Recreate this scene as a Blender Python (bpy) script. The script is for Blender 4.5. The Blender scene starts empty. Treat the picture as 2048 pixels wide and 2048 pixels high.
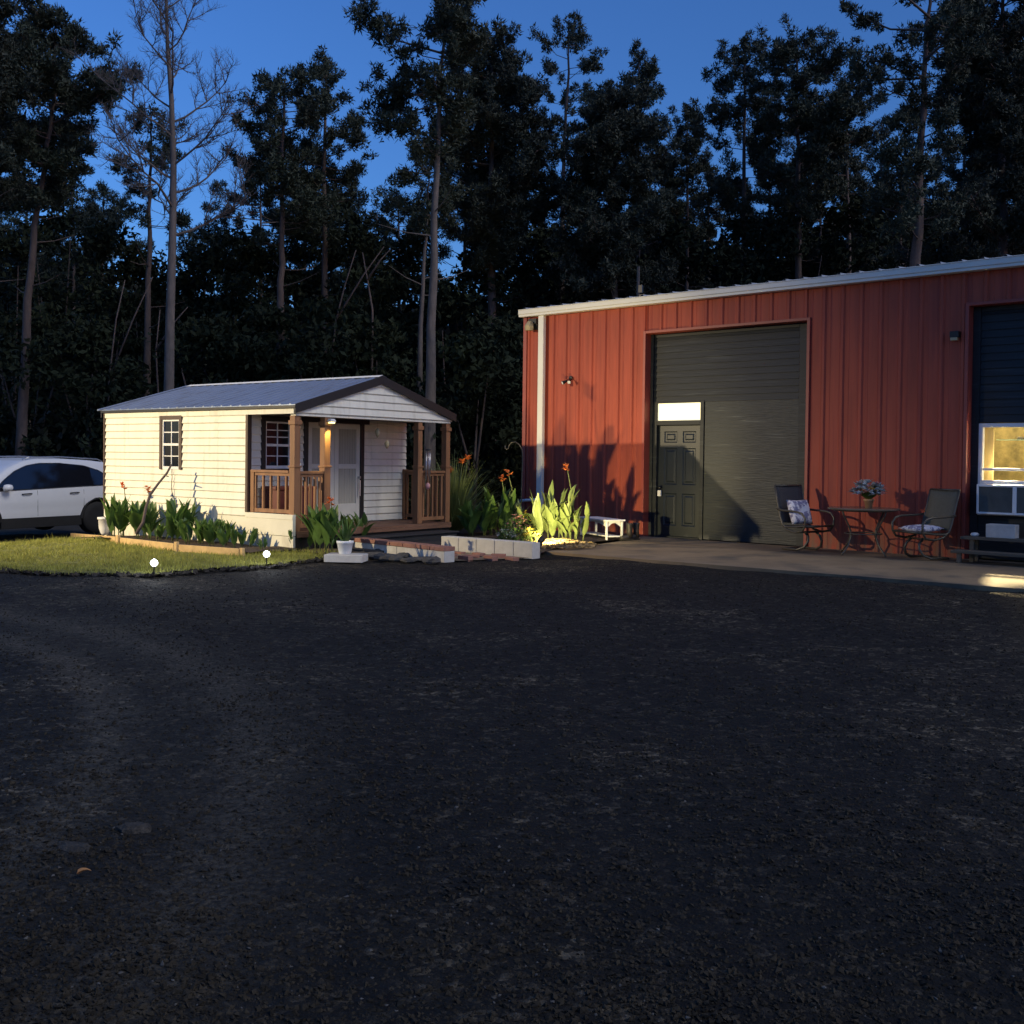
import bpy, bmesh, math, random
import numpy as np
from mathutils import Vector, Matrix
R = math.radians
scene = bpy.context.scene
col = scene.collection
random.seed(7)
rng = np.random.default_rng(11)

# ------------------------------------------------------------------ camera
F, PITCH, ROLL, CY, CAMH = 2116.8, 0.0175, 0.0121, 954.0, 1.4307
cp, sp, cr, sr = math.cos(PITCH), math.sin(PITCH), math.cos(ROLL), math.sin(ROLL)
right0, up0, fwd = Vector((1, 0, 0)), Vector((0, sp, cp)), Vector((0, cp, -sp))
right, up = right0 * cr + up0 * sr, up0 * cr - right0 * sr
cam_data = bpy.data.cameras.new("camera")
cam = bpy.data.objects.new("camera", cam_data)
col.objects.link(cam)
m = Matrix((right, up, -fwd)).transposed().to_4x4()
m.translation = (0, 0, CAMH)
cam.matrix_world = m
cam_data.sensor_width = 36
cam_data.lens = 36 * F / 2048
cam_data.shift_y = -(1024 - CY) / 2048
cam_data.clip_end = 2000
scene.camera = cam

# ------------------------------------------------------------------ sky, dusk glow, exposure
SUN_EL, SUN_AZ = 46.0, (0.86, -0.51)          # direction towards the last light, low behind the camera
world = bpy.data.worlds.new("World")
scene.world = world
world.use_nodes = True
nt = world.node_tree
bg = nt.nodes["Background"]
sky = nt.nodes.new("ShaderNodeTexSky")
sky.sky_type = 'NISHITA'
sky.sun_disc = False
sky.sun_elevation = R(5.0)
sky.sun_rotation = math.atan2(SUN_AZ[0], SUN_AZ[1])
sky.air_density = 1.0
sky.dust_density = 0.3
sky.ozone_density = 5.0
tint = nt.nodes.new("ShaderNodeMix")
tint.data_type = 'RGBA'
tint.blend_type = 'MULTIPLY'
tint.inputs[0].default_value = 1.0
tint.inputs[7].default_value = (1.02, 0.78, 0.92, 1)
nt.links.new(sky.outputs[0], tint.inputs[6])
nt.links.new(tint.outputs[2], bg.inputs[0])
bg.inputs[1].default_value = 0.125

sun_d = bpy.data.lights.new("sun", 'SUN')
sun_d.energy = 0.52
sun_d.angle = R(25)
sun_d.color = (1.0, 0.95, 0.84)
sun = bpy.data.objects.new("sun", sun_d)
col.objects.link(sun)
sd = Vector((SUN_AZ[0] * math.cos(R(SUN_EL)), SUN_AZ[1] * math.cos(R(SUN_EL)), math.sin(R(SUN_EL))))
sun.rotation_euler = (-sd).to_track_quat('-Z', 'Y').to_euler()

# the yard's flood lamp on its pole, left of the frame: it lights the cabin's side and throws the cabin's shadow on the red wall
flood_d = bpy.data.lights.new("yard_flood", 'SPOT')
flood_d.energy = 6300
flood_d.color = (1.0, 0.79, 0.45)
flood_d.spot_size = R(44)
flood_d.spot_blend = 1.0
flood_d.shadow_soft_size = 0.10
flood = bpy.data.objects.new("yard_flood", flood_d)
col.objects.link(flood)
FL = Vector((-18.36, 10.5, 6.02))
flood.location = FL
ft = FL + Vector((math.cos(R(30)) * 14, math.sin(R(30)) * 14, -4.6))
flood.rotation_euler = (ft - FL).to_track_quat('-Z', 'Y').to_euler()

scene.view_settings.view_transform = 'Standard'
scene.view_settings.look = 'None'
scene.view_settings.exposure = 1.35
scene.view_settings.gamma = 1
scene.cycles.max_bounces = 6
scene.cycles.diffuse_bounces = 3
scene.cycles.transparent_max_bounces = 12
scene.cycles.use_denoising = True

# ------------------------------------------------------------------ places
HA, HX, HY = 2.5051, -3.2671, 15.8594
HU = Vector((math.cos(HA), math.sin(HA), 0))
HV = Vector((HU.y, -HU.x, 0))
RA, RX, RY = -0.7157, 0.2361, 21.7164
RD = Vector((math.cos(RA), math.sin(RA), 0))
RN = Vector((-RD.y, RD.x, 0))                # away from the camera


def sstep(a, b, x):
    t = min(1, max(0, (x - a) / (b - a)))
    return t * t * (3 - 2 * t)


def zt(x, y):
    """height of the terrain: the yard is level, it drops a little behind the cabin"""
    u = (x - HX) * HU.x + (y - HY) * HU.y
    return -0.3 * sstep(3.5, 7.5, u)


def ray(x, y):
    dx, dy = x - 1024, y - CY
    a, b = dx * cr + dy * sr, -dx * sr + dy * cr
    v = (a / F, 1.0, -b / F)
    return Vector((v[0], v[1] * cp + v[2] * sp, -v[1] * sp + v[2] * cp))


def gp(x, y, z=None):
    d = ray(x, y)
    zz = 0.0 if z is None else z
    for _ in range(8):
        t = (zz - CAMH) / d.z
        p = Vector((0, 0, CAMH)) + d * t
        if z is not None:
            break
        zz = zt(p.x, p.y)
    return p


def dp(x, y, D):
    d = ray(x, y)
    return Vector((0, 0, CAMH)) + d * (D / d.y)


def hp(v, u, z=0.0):
    return Vector((HX, HY, z)) + HV * v + HU * u


def wp(s, out, z=0.0):
    return Vector((RX, RY, z)) + RD * s - RN * out


# ------------------------------------------------------------------ materials
def mat(name, c, rough=0.6, metal=0.0, var=0.15, vscale=6.0, bump=0.0, bscale=40.0, c2=None, spec=0.5, stretch=(1, 1, 1), transl=0.0, lim=(.3, .7)):
    mt = bpy.data.materials.new(name)
    mt.use_nodes = True
    n, l = mt.node_tree.nodes, mt.node_tree.links
    b = n["Principled BSDF"]
    b.inputs["Roughness"].default_value = rough
    b.inputs["Metallic"].default_value = metal
    b.inputs["Specular IOR Level"].default_value = spec
    tc = n.new("ShaderNodeTexCoord")
    mp = n.new("ShaderNodeMapping")
    mp.inputs["Scale"].default_value = stretch
    l.new(tc.outputs["Object"], mp.inputs[0])
    no = n.new("ShaderNodeTexNoise")
    no.inputs["Scale"].default_value = vscale
    no.inputs["Detail"].default_value = 6
    no.inputs["Roughness"].default_value = 0.65
    l.new(mp.outputs[0], no.inputs["Vector"])
    ramp = n.new("ShaderNodeValToRGB")
    ramp.color_ramp.elements[0].position = lim[0]
    ramp.color_ramp.elements[1].position = lim[1]
    a = c2 if c2 else tuple(x * (1 - var) for x in c)
    bb = c if c2 else tuple(min(1, x * (1 + var)) for x in c)
    ramp.color_ramp.elements[0].color = (*a, 1)
    ramp.color_ramp.elements[1].color = (*bb, 1)
    l.new(no.outputs["Fac"], ramp.inputs[0])
    l.new(ramp.outputs[0], b.inputs["Base Color"])
    if bump:
        n2 = n.new("ShaderNodeTexNoise")
        n2.inputs["Scale"].default_value = bscale
        n2.inputs["Detail"].default_value = 4
        l.new(mp.outputs[0], n2.inputs["Vector"])
        bp = n.new("ShaderNodeBump")
        bp.inputs["Strength"].default_value = bump
        bp.inputs["Distance"].default_value = 0.02
        l.new(n2.outputs["Fac"], bp.inputs["Height"])
        l.new(bp.outputs[0], b.inputs["Normal"])
    if transl:
        tr = n.new("ShaderNodeBsdfTranslucent")
        l.new(ramp.outputs[0], tr.inputs[0])
        mx = n.new("ShaderNodeMixShader")
        mx.inputs[0].default_value = transl
        l.new(b.outputs[0], mx.inputs[1])
        l.new(tr.outputs[0], mx.inputs[2])
        l.new(mx.outputs[0], n["Material Output"].inputs[0])
    return mt


def emat(name, c, s):
    mt = bpy.data.materials.new(name)
    mt.use_nodes = True
    b = mt.node_tree.nodes["Principled BSDF"]
    b.inputs["Base Color"].default_value = (*c, 1)
    b.inputs["Emission Color"].default_value = (*c, 1)
    b.inputs["Emission Strength"].default_value = s
    return mt


def glass_mat(name):
    mt = bpy.data.materials.new(name)
    mt.use_nodes = True
    n, l = mt.node_tree.nodes, mt.node_tree.links
    tr, gl, mx, fr = (n.new(k) for k in ("ShaderNodeBsdfTransparent", "ShaderNodeBsdfGlossy", "ShaderNodeMixShader", "ShaderNodeFresnel"))
    gl.inputs["Roughness"].default_value = 0.02
    l.new(fr.outputs[0], mx.inputs[0])
    l.new(tr.outputs[0], mx.inputs[1])
    l.new(gl.outputs[0], mx.inputs[2])
    l.new(mx.outputs[0], n["Material Output"].inputs[0])
    return mt


def circle3(a, b_, c):
    d = 2 * (a.x * (b_.y - c.y) + b_.x * (c.y - a.y) + c.x * (a.y - b_.y))
    q = [p.x * p.x + p.y * p.y for p in (a, b_, c)]
    ux = (q[0] * (b_.y - c.y) + q[1] * (c.y - a.y) + q[2] * (a.y - b_.y)) / d
    uy = (q[0] * (c.x - b_.x) + q[1] * (a.x - c.x) + q[2] * (b_.x - a.x)) / d
    return (ux, uy), math.hypot(a.x - ux, a.y - uy)


TRACK = circle3(gp(0, 1275, 0), gp(150, 1345, 0), gp(190, 1460, 0))


def gravel_mat():
    mt = bpy.data.materials.new("gravel")
    mt.use_nodes = True
    n, l = mt.node_tree.nodes, mt.node_tree.links
    b = n["Principled BSDF"]
    b.inputs["Roughness"].default_value = 0.85
    b.inputs["Specular IOR Level"].default_value = 0.3
    tc = n.new("ShaderNodeTexCoord")

    def noise(s, d=5, r=0.6):
        x = n.new("ShaderNodeTexNoise")
        x.inputs["Scale"].default_value = s
        x.inputs["Detail"].default_value = d
        x.inputs["Roughness"].default_value = r
        l.new(tc.outputs["Object"], x.inputs["Vector"])
        return x
    fine, mid, big = noise(38, 6, 0.75), noise(9, 7, 0.72), noise(0.55, 4, 0.55)
    def cells(sc):
        wp_ = n.new("ShaderNodeMix")
        wp_.data_type = 'VECTOR'
        wp_.inputs[0].default_value = 0.02
        l.new(tc.outputs["Object"], wp_.inputs[4])
        l.new(mid.outputs["Color"], wp_.inputs[5])
        vo = n.new("ShaderNodeTexVoronoi")
        vo.inputs["Scale"].default_value = sc
        l.new(wp_.outputs[1], vo.inputs["Vector"])
        sp_ = n.new("ShaderNodeSeparateColor")
        l.new(vo.outputs["Color"], sp_.inputs[0])
        return vo, sp_
    vo1, s1 = cells(46)
    vo2, s2 = cells(17)
    mm = n.new("ShaderNodeMath")
    mm.operation = 'MULTIPLY_ADD'
    mm.inputs[1].default_value = 0.55
    l.new(s1.outputs[0], mm.inputs[0])
    h2 = n.new("ShaderNodeMath")
    h2.operation = 'MULTIPLY'
    h2.inputs[1].default_value = 0.45
    l.new(s2.outputs[0], h2.inputs[0])
    l.new(h2.outputs[0], mm.inputs[2])
    r1 = n.new("ShaderNodeValToRGB")
    e = r1.color_ramp.elements
    e[0].position, e[0].color = 0.25, (0.0055, 0.0042, 0.0026, 1)
    e[1].position, e[1].color = 0.98, (0.125, 0.104, 0.074, 1)
    e3 = e.new(0.66)
    e3.color = (0.0195, 0.0158, 0.0105, 1)
    l.new(mm.outputs[0], r1.inputs[0])
    r2 = n.new("ShaderNodeValToRGB")
    e = r2.color_ramp.elements
    e[0].position, e[0].color = 0.50, (0.6, 0.6, 0.6, 1)
    e[1].position, e[1].color = 0.74, (2.6, 2.6, 2.5, 1)
    l.new(big.outputs["Fac"], r2.inputs[0])
    mx = n.new("ShaderNodeMix")
    mx.data_type = 'RGBA'
    mx.blend_type = 'MULTIPLY'
    mx.inputs[0].default_value = 1
    l.new(r1.outputs[0], mx.inputs[6])
    l.new(r2.outputs[0], mx.inputs[7])
    r3 = n.new("ShaderNodeValToRGB")
    e = r3.color_ramp.elements
    e[0].position, e[0].color = 0.35, (0.45, 0.43, 0.41, 1)
    e[1].position, e[1].color = 0.65, (1.75, 1.75, 1.75, 1)
    l.new(mid.outputs["Fac"], r3.inputs[0])
    m2 = n.new("ShaderNodeMix")
    m2.data_type = 'RGBA'
    m2.blend_type = 'MULTIPLY'
    m2.inputs[0].default_value = 1
    l.new(mx.outputs[2], m2.inputs[6])
    l.new(r3.outputs[0], m2.inputs[7])
    # the dusty tyre track that curves in from the left
    sx = n.new("ShaderNodeVectorMath")
    sx.operation = 'DISTANCE'
    sx.inputs[1].default_value = (*TRACK[0], 0)
    fl2 = n.new("ShaderNodeVectorMath")
    fl2.operation = 'MULTIPLY'
    fl2.inputs[1].default_value = (1, 1, 0)
    l.new(tc.outputs["Object"], fl2.inputs[0])
    l.new(fl2.outputs[0], sx.inputs[0])
    sb = n.new("ShaderNodeMath")
    sb.operation = 'SUBTRACT'
    sb.inputs[1].default_value = TRACK[1]
    l.new(sx.outputs["Value"], sb.inputs[0])
    wv = n.new("ShaderNodeMath")
    wv.operation = 'MULTIPLY_ADD'
    wv.inputs[1].default_value = 0.5
    l.new(mid.outputs["Fac"], wv.inputs[0])
    l.new(sb.outputs[0], wv.inputs[2])
    r4 = n.new("ShaderNodeValToRGB")
    e = r4.color_ramp.elements
    e[0].position, e[0].color = 0.05, (0, 0, 0, 1)
    e[1].position, e[1].color = 0.98, (0, 0, 0, 1)
    for ps, vl in ((.17, .9), (.33, .15), (.50, .25), (.62, .75), (.78, .3)):
        e2 = e.new(ps)
        e2.color = (vl, vl, vl, 1)
    hf = n.new("ShaderNodeMath")
    hf.operation = 'MULTIPLY'
    hf.inputs[1].default_value = 0.62
    l.new(wv.outputs[0], hf.inputs[0])
    l.new(hf.outputs[0], r4.inputs[0])
    brk = n.new("ShaderNodeMath")
    brk.operation = 'MULTIPLY'
    l.new(r4.outputs[0], brk.inputs[0])
    r5 = n.new("ShaderNodeValToRGB")
    e = r5.color_ramp.elements
    e[0].position, e[0].color = 0.38, (0, 0, 0, 1)
    e[1].position, e[1].color = 0.68, (1, 1, 1, 1)
    l.new(fine.outputs["Fac"], r5.inputs[0])
    l.new(r5.outputs[0], brk.inputs[1])
    m3 = n.new("ShaderNodeMix")
    m3.data_type = 'RGBA'
    l.new(brk.outputs[0], m3.inputs[0])
    l.new(m2.outputs[2], m3.inputs[6])
    m3.inputs[7].default_value = (0.17, 0.15, 0.115, 1)
    l.new(m3.outputs[2], b.inputs["Base Color"])
    ad = n.new("ShaderNodeMath")
    ad.operation = 'MULTIPLY_ADD'
    ad.inputs[1].default_value = 2.5
    l.new(mid.outputs["Fac"], ad.inputs[0])
    vd = n.new("ShaderNodeMath")
    vd.operation = 'MULTIPLY_ADD'
    vd.inputs[1].default_value = -0.7
    l.new(vo1.outputs["Distance"], vd.inputs[0])
    l.new(fine.outputs["Fac"], vd.inputs[2])
    l.new(vd.outputs[0], ad.inputs[2])
    bp = n.new("ShaderNodeBump")
    bp.inputs["Strength"].default_value = 0.9
    bp.inputs["Distance"].default_value = 0.05
    l.new(ad.outputs[0], bp.inputs["Height"])
    l.new(bp.outputs[0], b.inputs["Normal"])
    return mt


M = dict(
    siding=mat("vinyl_siding", (0.76, 0.735, 0.63), 0.45, var=0.09, vscale=3.0, stretch=(1, 1, .4), bump=0.04, bscale=60),
    skirt=mat("painted_skirt", (0.76, 0.73, 0.60), 0.6, var=0.06, vscale=3, bump=0.15, bscale=30),
    brown=mat("brown_trim", (0.075, 0.045, 0.03), 0.55, var=0.2),
    black=mat("black_trim", (0.018, 0.016, 0.016), 0.5, var=0.2),
    roof=mat("grey_metal_roof", (0.27, 0.32, 0.43), 0.38, 0.6, var=0.07, vscale=1.5),
    ridge=mat("white_ridge", (0.75, 0.77, 0.8), 0.4, 0.1, var=0.05),
    wood=mat("stained_wood", (0.25, 0.12, 0.055), 0.6, var=0.3, vscale=9, stretch=(1, 1, 0.12), bump=0.2, bscale=30),
    deck=mat("deck_wood", (0.17, 0.085, 0.05), 0.7, var=0.3, vscale=8, stretch=(0.2, 1, 1), bump=0.2),
    dark_mat=mat("dark_rubber", (0.02, 0.021, 0.024), 0.7, var=0.3, bump=0.3, bscale=50),
    white=mat("white_paint", (0.78, 0.78, 0.78), 0.45, var=0.06),
    door_white=mat("door_white", (0.58, 0.565, 0.50), 0.5, var=0.06, vscale=3),
    curtain=mat("door_panel_cloth", (0.36, 0.345, 0.29), 0.85, var=0.12, vscale=4, stretch=(3, 1, 0.3)),
    pane=mat("dark_pane", (0.012, 0.014, 0.018), 0.05, var=0.1, spec=0.7),
    redbox=mat("red_box", (0.12, 0.03, 0.028), 0.5, var=0.2),
    red=mat("red_sheet_metal", (0.36, 0.066, 0.035), 0.7, 0.0, var=0.22, vscale=2.2, stretch=(2.2, 1, 0.25), bump=0.05, bscale=8),
    red_trim=mat("red_trim", (0.30, 0.055, 0.04), 0.5, var=0.1),
    gutter=mat("cream_gutter", (0.74, 0.73, 0.68), 0.45, var=0.05, vscale=1.5),
    metal_roof=mat("building_roof", (0.3, 0.31, 0.33), 0.5, 0.5, var=0.1),
    board=mat("green_black_boards", (0.007, 0.0105, 0.0155), 0.6, var=0.25, vscale=5, stretch=(0.3, 1, 2.5), bump=0.15, bscale=18),
    ply=mat("green_black_plywood", (0.011, 0.0185, 0.028), 0.55, c2=(0.0065, 0.0105, 0.0155), vscale=7, stretch=(0.35, 1, 4.5), bump=0.35, bscale=14),
    door_dark=mat("dark_painted_door", (0.0105, 0.016, 0.0235), 0.42, var=0.15, vscale=4, bump=0.05),
    concrete=mat("concrete", (0.215, 0.155, 0.092), 0.85, var=0.22, vscale=1.3, bump=0.25, bscale=60),
    block=mat("concrete_block", (0.50, 0.49, 0.47), 0.9, var=0.12, vscale=8, bump=0.4, bscale=90),
    brick=mat("red_brick", (0.27, 0.13, 0.10), 0.85, var=0.25, vscale=7, bump=0.4, bscale=70),
    stone=mat("dark_stone", (0.06, 0.056, 0.052), 0.8, var=0.35, vscale=9, bump=0.5, bscale=30),
    timber=mat("raw_timber", (0.58, 0.39, 0.17), 0.75, var=0.2, vscale=7, stretch=(1, 1, 1), bump=0.3, bscale=25),
    gravel_stone=mat("gravel_stone", (0.045, 0.041, 0.037), 0.9, var=0.5, vscale=22, bump=0.8, bscale=60, spec=0.2),
    soil=mat("soil", (0.022, 0.018, 0.014), 0.95, var=0.5, vscale=3, bump=0.8, bscale=30),
    mulch=mat("mulch", (0.05, 0.032, 0.022), 0.95, var=0.5, vscale=20, bump=0.8, bscale=60),
    straw=mat("straw", (0.26, 0.19, 0.10), 0.9, var=0.3, vscale=20),
    lawn=mat("lawn_soil", (0.15, 0.15, 0.035), 0.95, var=0.4, vscale=4, bump=0.5, bscale=60),
    grass=mat("grass", (0.29, 0.29, 0.055), 0.7, var=0.5, vscale=3.5, transl=0.3),
    leaf=mat("canna_leaf", (0.085, 0.16, 0.035), 0.45, var=0.3, vscale=5, transl=0.25),
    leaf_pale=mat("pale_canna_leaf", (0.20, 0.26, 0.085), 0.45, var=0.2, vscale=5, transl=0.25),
    leaf_grey=mat("grey_leaf", (0.30, 0.34, 0.36), 0.6, var=0.1),
    strap=mat("strap_leaf", (0.14, 0.18, 0.06), 0.5, var=0.4, vscale=3, transl=0.2),
    stem=mat("green_stem", (0.14, 0.17, 0.06), 0.6, var=0.2),
    orange=mat("orange_petal", (0.75, 0.22, 0.06), 0.6, var=0.2, vscale=15, transl=0.2),
    yellow=mat("yellow_petal", (0.8, 0.6, 0.08), 0.6, var=0.2, vscale=15, transl=0.2),
    pink=mat("pink_petal", (0.66, 0.34, 0.33), 0.6, var=0.2, vscale=15, transl=0.2),
    white_petal=mat("white_petal", (0.75, 0.74, 0.7), 0.6, var=0.08, vscale=15, transl=0.2),
    blue_petal=mat("blue_white_petal", (0.50, 0.56, 0.60), 0.7, var=0.2, vscale=15),
    purple=mat("purple_leaf", (0.10, 0.05, 0.09), 0.6, var=0.3, vscale=9),
    terra=mat("terracotta", (0.52, 0.28, 0.14), 0.8, var=0.12),
    pot=mat("white_pot", (0.76, 0.77, 0.78), 0.4, var=0.04),
    frame=mat("bronze_frame", (0.09, 0.08, 0.062), 0.4, 0.3, var=0.15),
    sling=mat("olive_sling", (0.14, 0.125, 0.085), 0.8, var=0.12, vscale=30, bump=0.2, bscale=300),
    sling_dark=mat("charcoal_sling", (0.050, 0.048, 0.052), 0.8, var=0.12, vscale=30, bump=0.2, bscale=300),
    tabletop=mat("table_top", (0.13, 0.11, 0.08), 0.25, var=0.2, vscale=5),
    cushion=mat("patterned_cushion", (0.74, 0.72, 0.78), 0.85, c2=(0.22, 0.21, 0.33), vscale=10, lim=(.46, .52), bump=0.2, bscale=40),
    car=mat("white_car_paint", (0.70, 0.71, 0.74), 0.25, var=0.02),
    car_glass=mat("car_glass", (0.008, 0.009, 0.014), 0.04, var=0.05, spec=0.8),
    rubber=mat("tyre_rubber", (0.012, 0.012, 0.013), 0.8, var=0.2, bump=0.2),
    rim=mat("dark_rim", (0.035, 0.035, 0.04), 0.35, 0.6, var=0.1),
    chrome=mat("rail_metal", (0.5, 0.5, 0.52), 0.3, 0.8, var=0.05),
    bark=mat("pine_bark", (0.13, 0.095, 0.085), 0.9, c2=(0.06, 0.045, 0.042), vscale=7, stretch=(1, 1, 0.35), bump=0.8, bscale=14),
    bark_pale=mat("pale_bark", (0.15, 0.125, 0.115), 0.9, c2=(0.07, 0.06, 0.058), vscale=8, stretch=(1, 1, 0.3), bump=0.7, bscale=14),
    needle=mat("pine_needles", (0.024, 0.036, 0.021), 0.7, var=0.35, vscale=0.6),
    needle2=mat("dark_needles", (0.018, 0.027, 0.017), 0.7, var=0.35, vscale=0.6),
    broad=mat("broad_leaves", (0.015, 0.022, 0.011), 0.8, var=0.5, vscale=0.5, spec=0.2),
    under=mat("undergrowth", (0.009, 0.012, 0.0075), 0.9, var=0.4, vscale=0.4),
    tan=mat("tan_lens", (0.40, 0.32, 0.18), 0.4, var=0.1),
    lamp_black=mat("lamp_black", (0.012, 0.012, 0.012), 0.5, var=0.2),
    boot=mat("boot_rubber", (0.022, 0.018, 0.017), 0.55, var=0.2),
    fence_wood=mat("fence_wood", (0.22, 0.19, 0.16), 0.9, var=0.3),
    insul=mat("insulation", (0.30, 0.24, 0.10), 0.9, c2=(0.10, 0.085, 0.035), vscale=5, bump=0.4, bscale=10),
    stud=mat("pine_stud", (0.75, 0.58, 0.27), 0.8, var=0.12, stretch=(4, 4, 0.3)),
    glass_shelf=mat("green_glass", (0.45, 0.62, 0.52), 0.2, var=0.1),
    grille=mat("grille_grey", (0.13, 0.14, 0.135), 0.6, var=0.15, bump=0.4, bscale=120),
    bench_wood=mat("dark_bench_wood", (0.10, 0.085, 0.065), 0.8, var=0.3, stretch=(0.2, 1, 1), vscale=10, bump=0.2),
    gravel=gravel_mat(),
    pebble=mat("pebble", (0.046, 0.038, 0.027), 0.9, c2=(0.0065, 0.0053, 0.0037), vscale=14, spec=0.2),
    pebble_pale=mat("pale_pebble", (0.11, 0.105, 0.10), 0.9, c2=(0.04, 0.038, 0.037), vscale=9),
    dead_leaf=mat("dead_leaf", (0.42, 0.2, 0.07), 0.7, var=0.2),
    solar=emat("solar_glow", (0.95, 0.97, 1.0), 6),
    transom=emat("lit_transom", (1.0, 0.93, 0.62), 0.37),
    lens=emat("lamp_lens", (1.0, 0.85, 0.6), 1.0),
    porch_lens=emat("porch_lens", (1.0, 0.85, 0.3), 1.2),
    clear=glass_mat("clear_glass"),
)


def overlay(mt, color, stretch, scale, lo, hi, zfade=None):
    """wear on a material: patches of another colour where a stretched noise is high (and, with zfade, near the foot of the wall)"""
    n, l = mt.node_tree.nodes, mt.node_tree.links
    b = n["Principled BSDF"]
    old = b.inputs["Base Color"].links[0].from_socket
    tc, mp, no, rp, mx = (n.new(k) for k in ("ShaderNodeTexCoord", "ShaderNodeMapping", "ShaderNodeTexNoise", "ShaderNodeValToRGB", "ShaderNodeMix"))
    mp.inputs["Scale"].default_value = stretch
    no.inputs["Scale"].default_value = scale
    no.inputs["Detail"].default_value = 5
    l.new(tc.outputs["Object"], mp.inputs[0])
    l.new(mp.outputs[0], no.inputs["Vector"])
    rp.color_ramp.elements[0].position, rp.color_ramp.elements[0].color = lo, (0, 0, 0, 1)
    rp.color_ramp.elements[1].position, rp.color_ramp.elements[1].color = hi, (1, 1, 1, 1)
    l.new(no.outputs["Fac"], rp.inputs[0])
    fac = rp.outputs[0]
    if zfade:
        sp, mr, mu = n.new("ShaderNodeSeparateXYZ"), n.new("ShaderNodeMapRange"), n.new("ShaderNodeMath")
        l.new(tc.outputs["Object"], sp.inputs[0])
        l.new(sp.outputs["Z"], mr.inputs[0])
        mr.inputs[1].default_value, mr.inputs[2].default_value = zfade
        mr.inputs[3].default_value, mr.inputs[4].default_value = 1, 0
        mu.operation = 'MULTIPLY'
        l.new(fac, mu.inputs[0])
        l.new(mr.outputs[0], mu.inputs[1])
        fac = mu.outputs[0]
    mx.data_type = 'RGBA'
    l.new(fac, mx.inputs[0])
    l.new(old, mx.inputs[6])
    mx.inputs[7].default_value = (*color, 1)
    l.new(mx.outputs[2], b.inputs["Base Color"])


overlay(M["ply"], (0.075, 0.085, 0.085), (0.5, 1, 16), 2.6, .62, .74)
overlay(M["board"], (0.030, 0.036, 0.042), (0.5, 1, 9), 3, .56, .74)
overlay(M["red"], (0.20, 0.115, 0.075), (2.5, 1, 0.8), 3.5, .38, .62, (0.02, 0.55))
overlay(M["red"], (0.25, 0.04, 0.028), (7, 1, 0.18), 2, .5, .75)
overlay(M["siding"], (0.60, 0.565, 0.46), (5, 5, 0.35), 2.2, .52, .78)
overlay(M["skirt"], (0.40, 0.35, 0.25), (2, 2, 1), 4, .42, .68, (-.05, .30))
overlay(M["roof"], (0.20, 0.21, 0.25), (1.2, 5, 1), 2, .5, .78)
overlay(M["concrete"], (0.095, 0.078, 0.058), (1, 1, 1), 1.1, .52, .66)

# ------------------------------------------------------------------ building helpers
def tag(o, label=None, cat=None, group=None, kind=None):
    for k, v in (("label", label), ("category", cat), ("group", group), ("kind", kind)):
        if v:
            o[k] = v
    return o


def thing(name, label, cat, loc=(0, 0, 0), rz=0.0, group=None):
    o = bpy.data.objects.new(name, None)
    o.empty_display_size = 0.1
    col.objects.link(o)
    o.location = loc
    o.rotation_euler = (0, 0, rz)
    return tag(o, label, cat, group)


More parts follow.
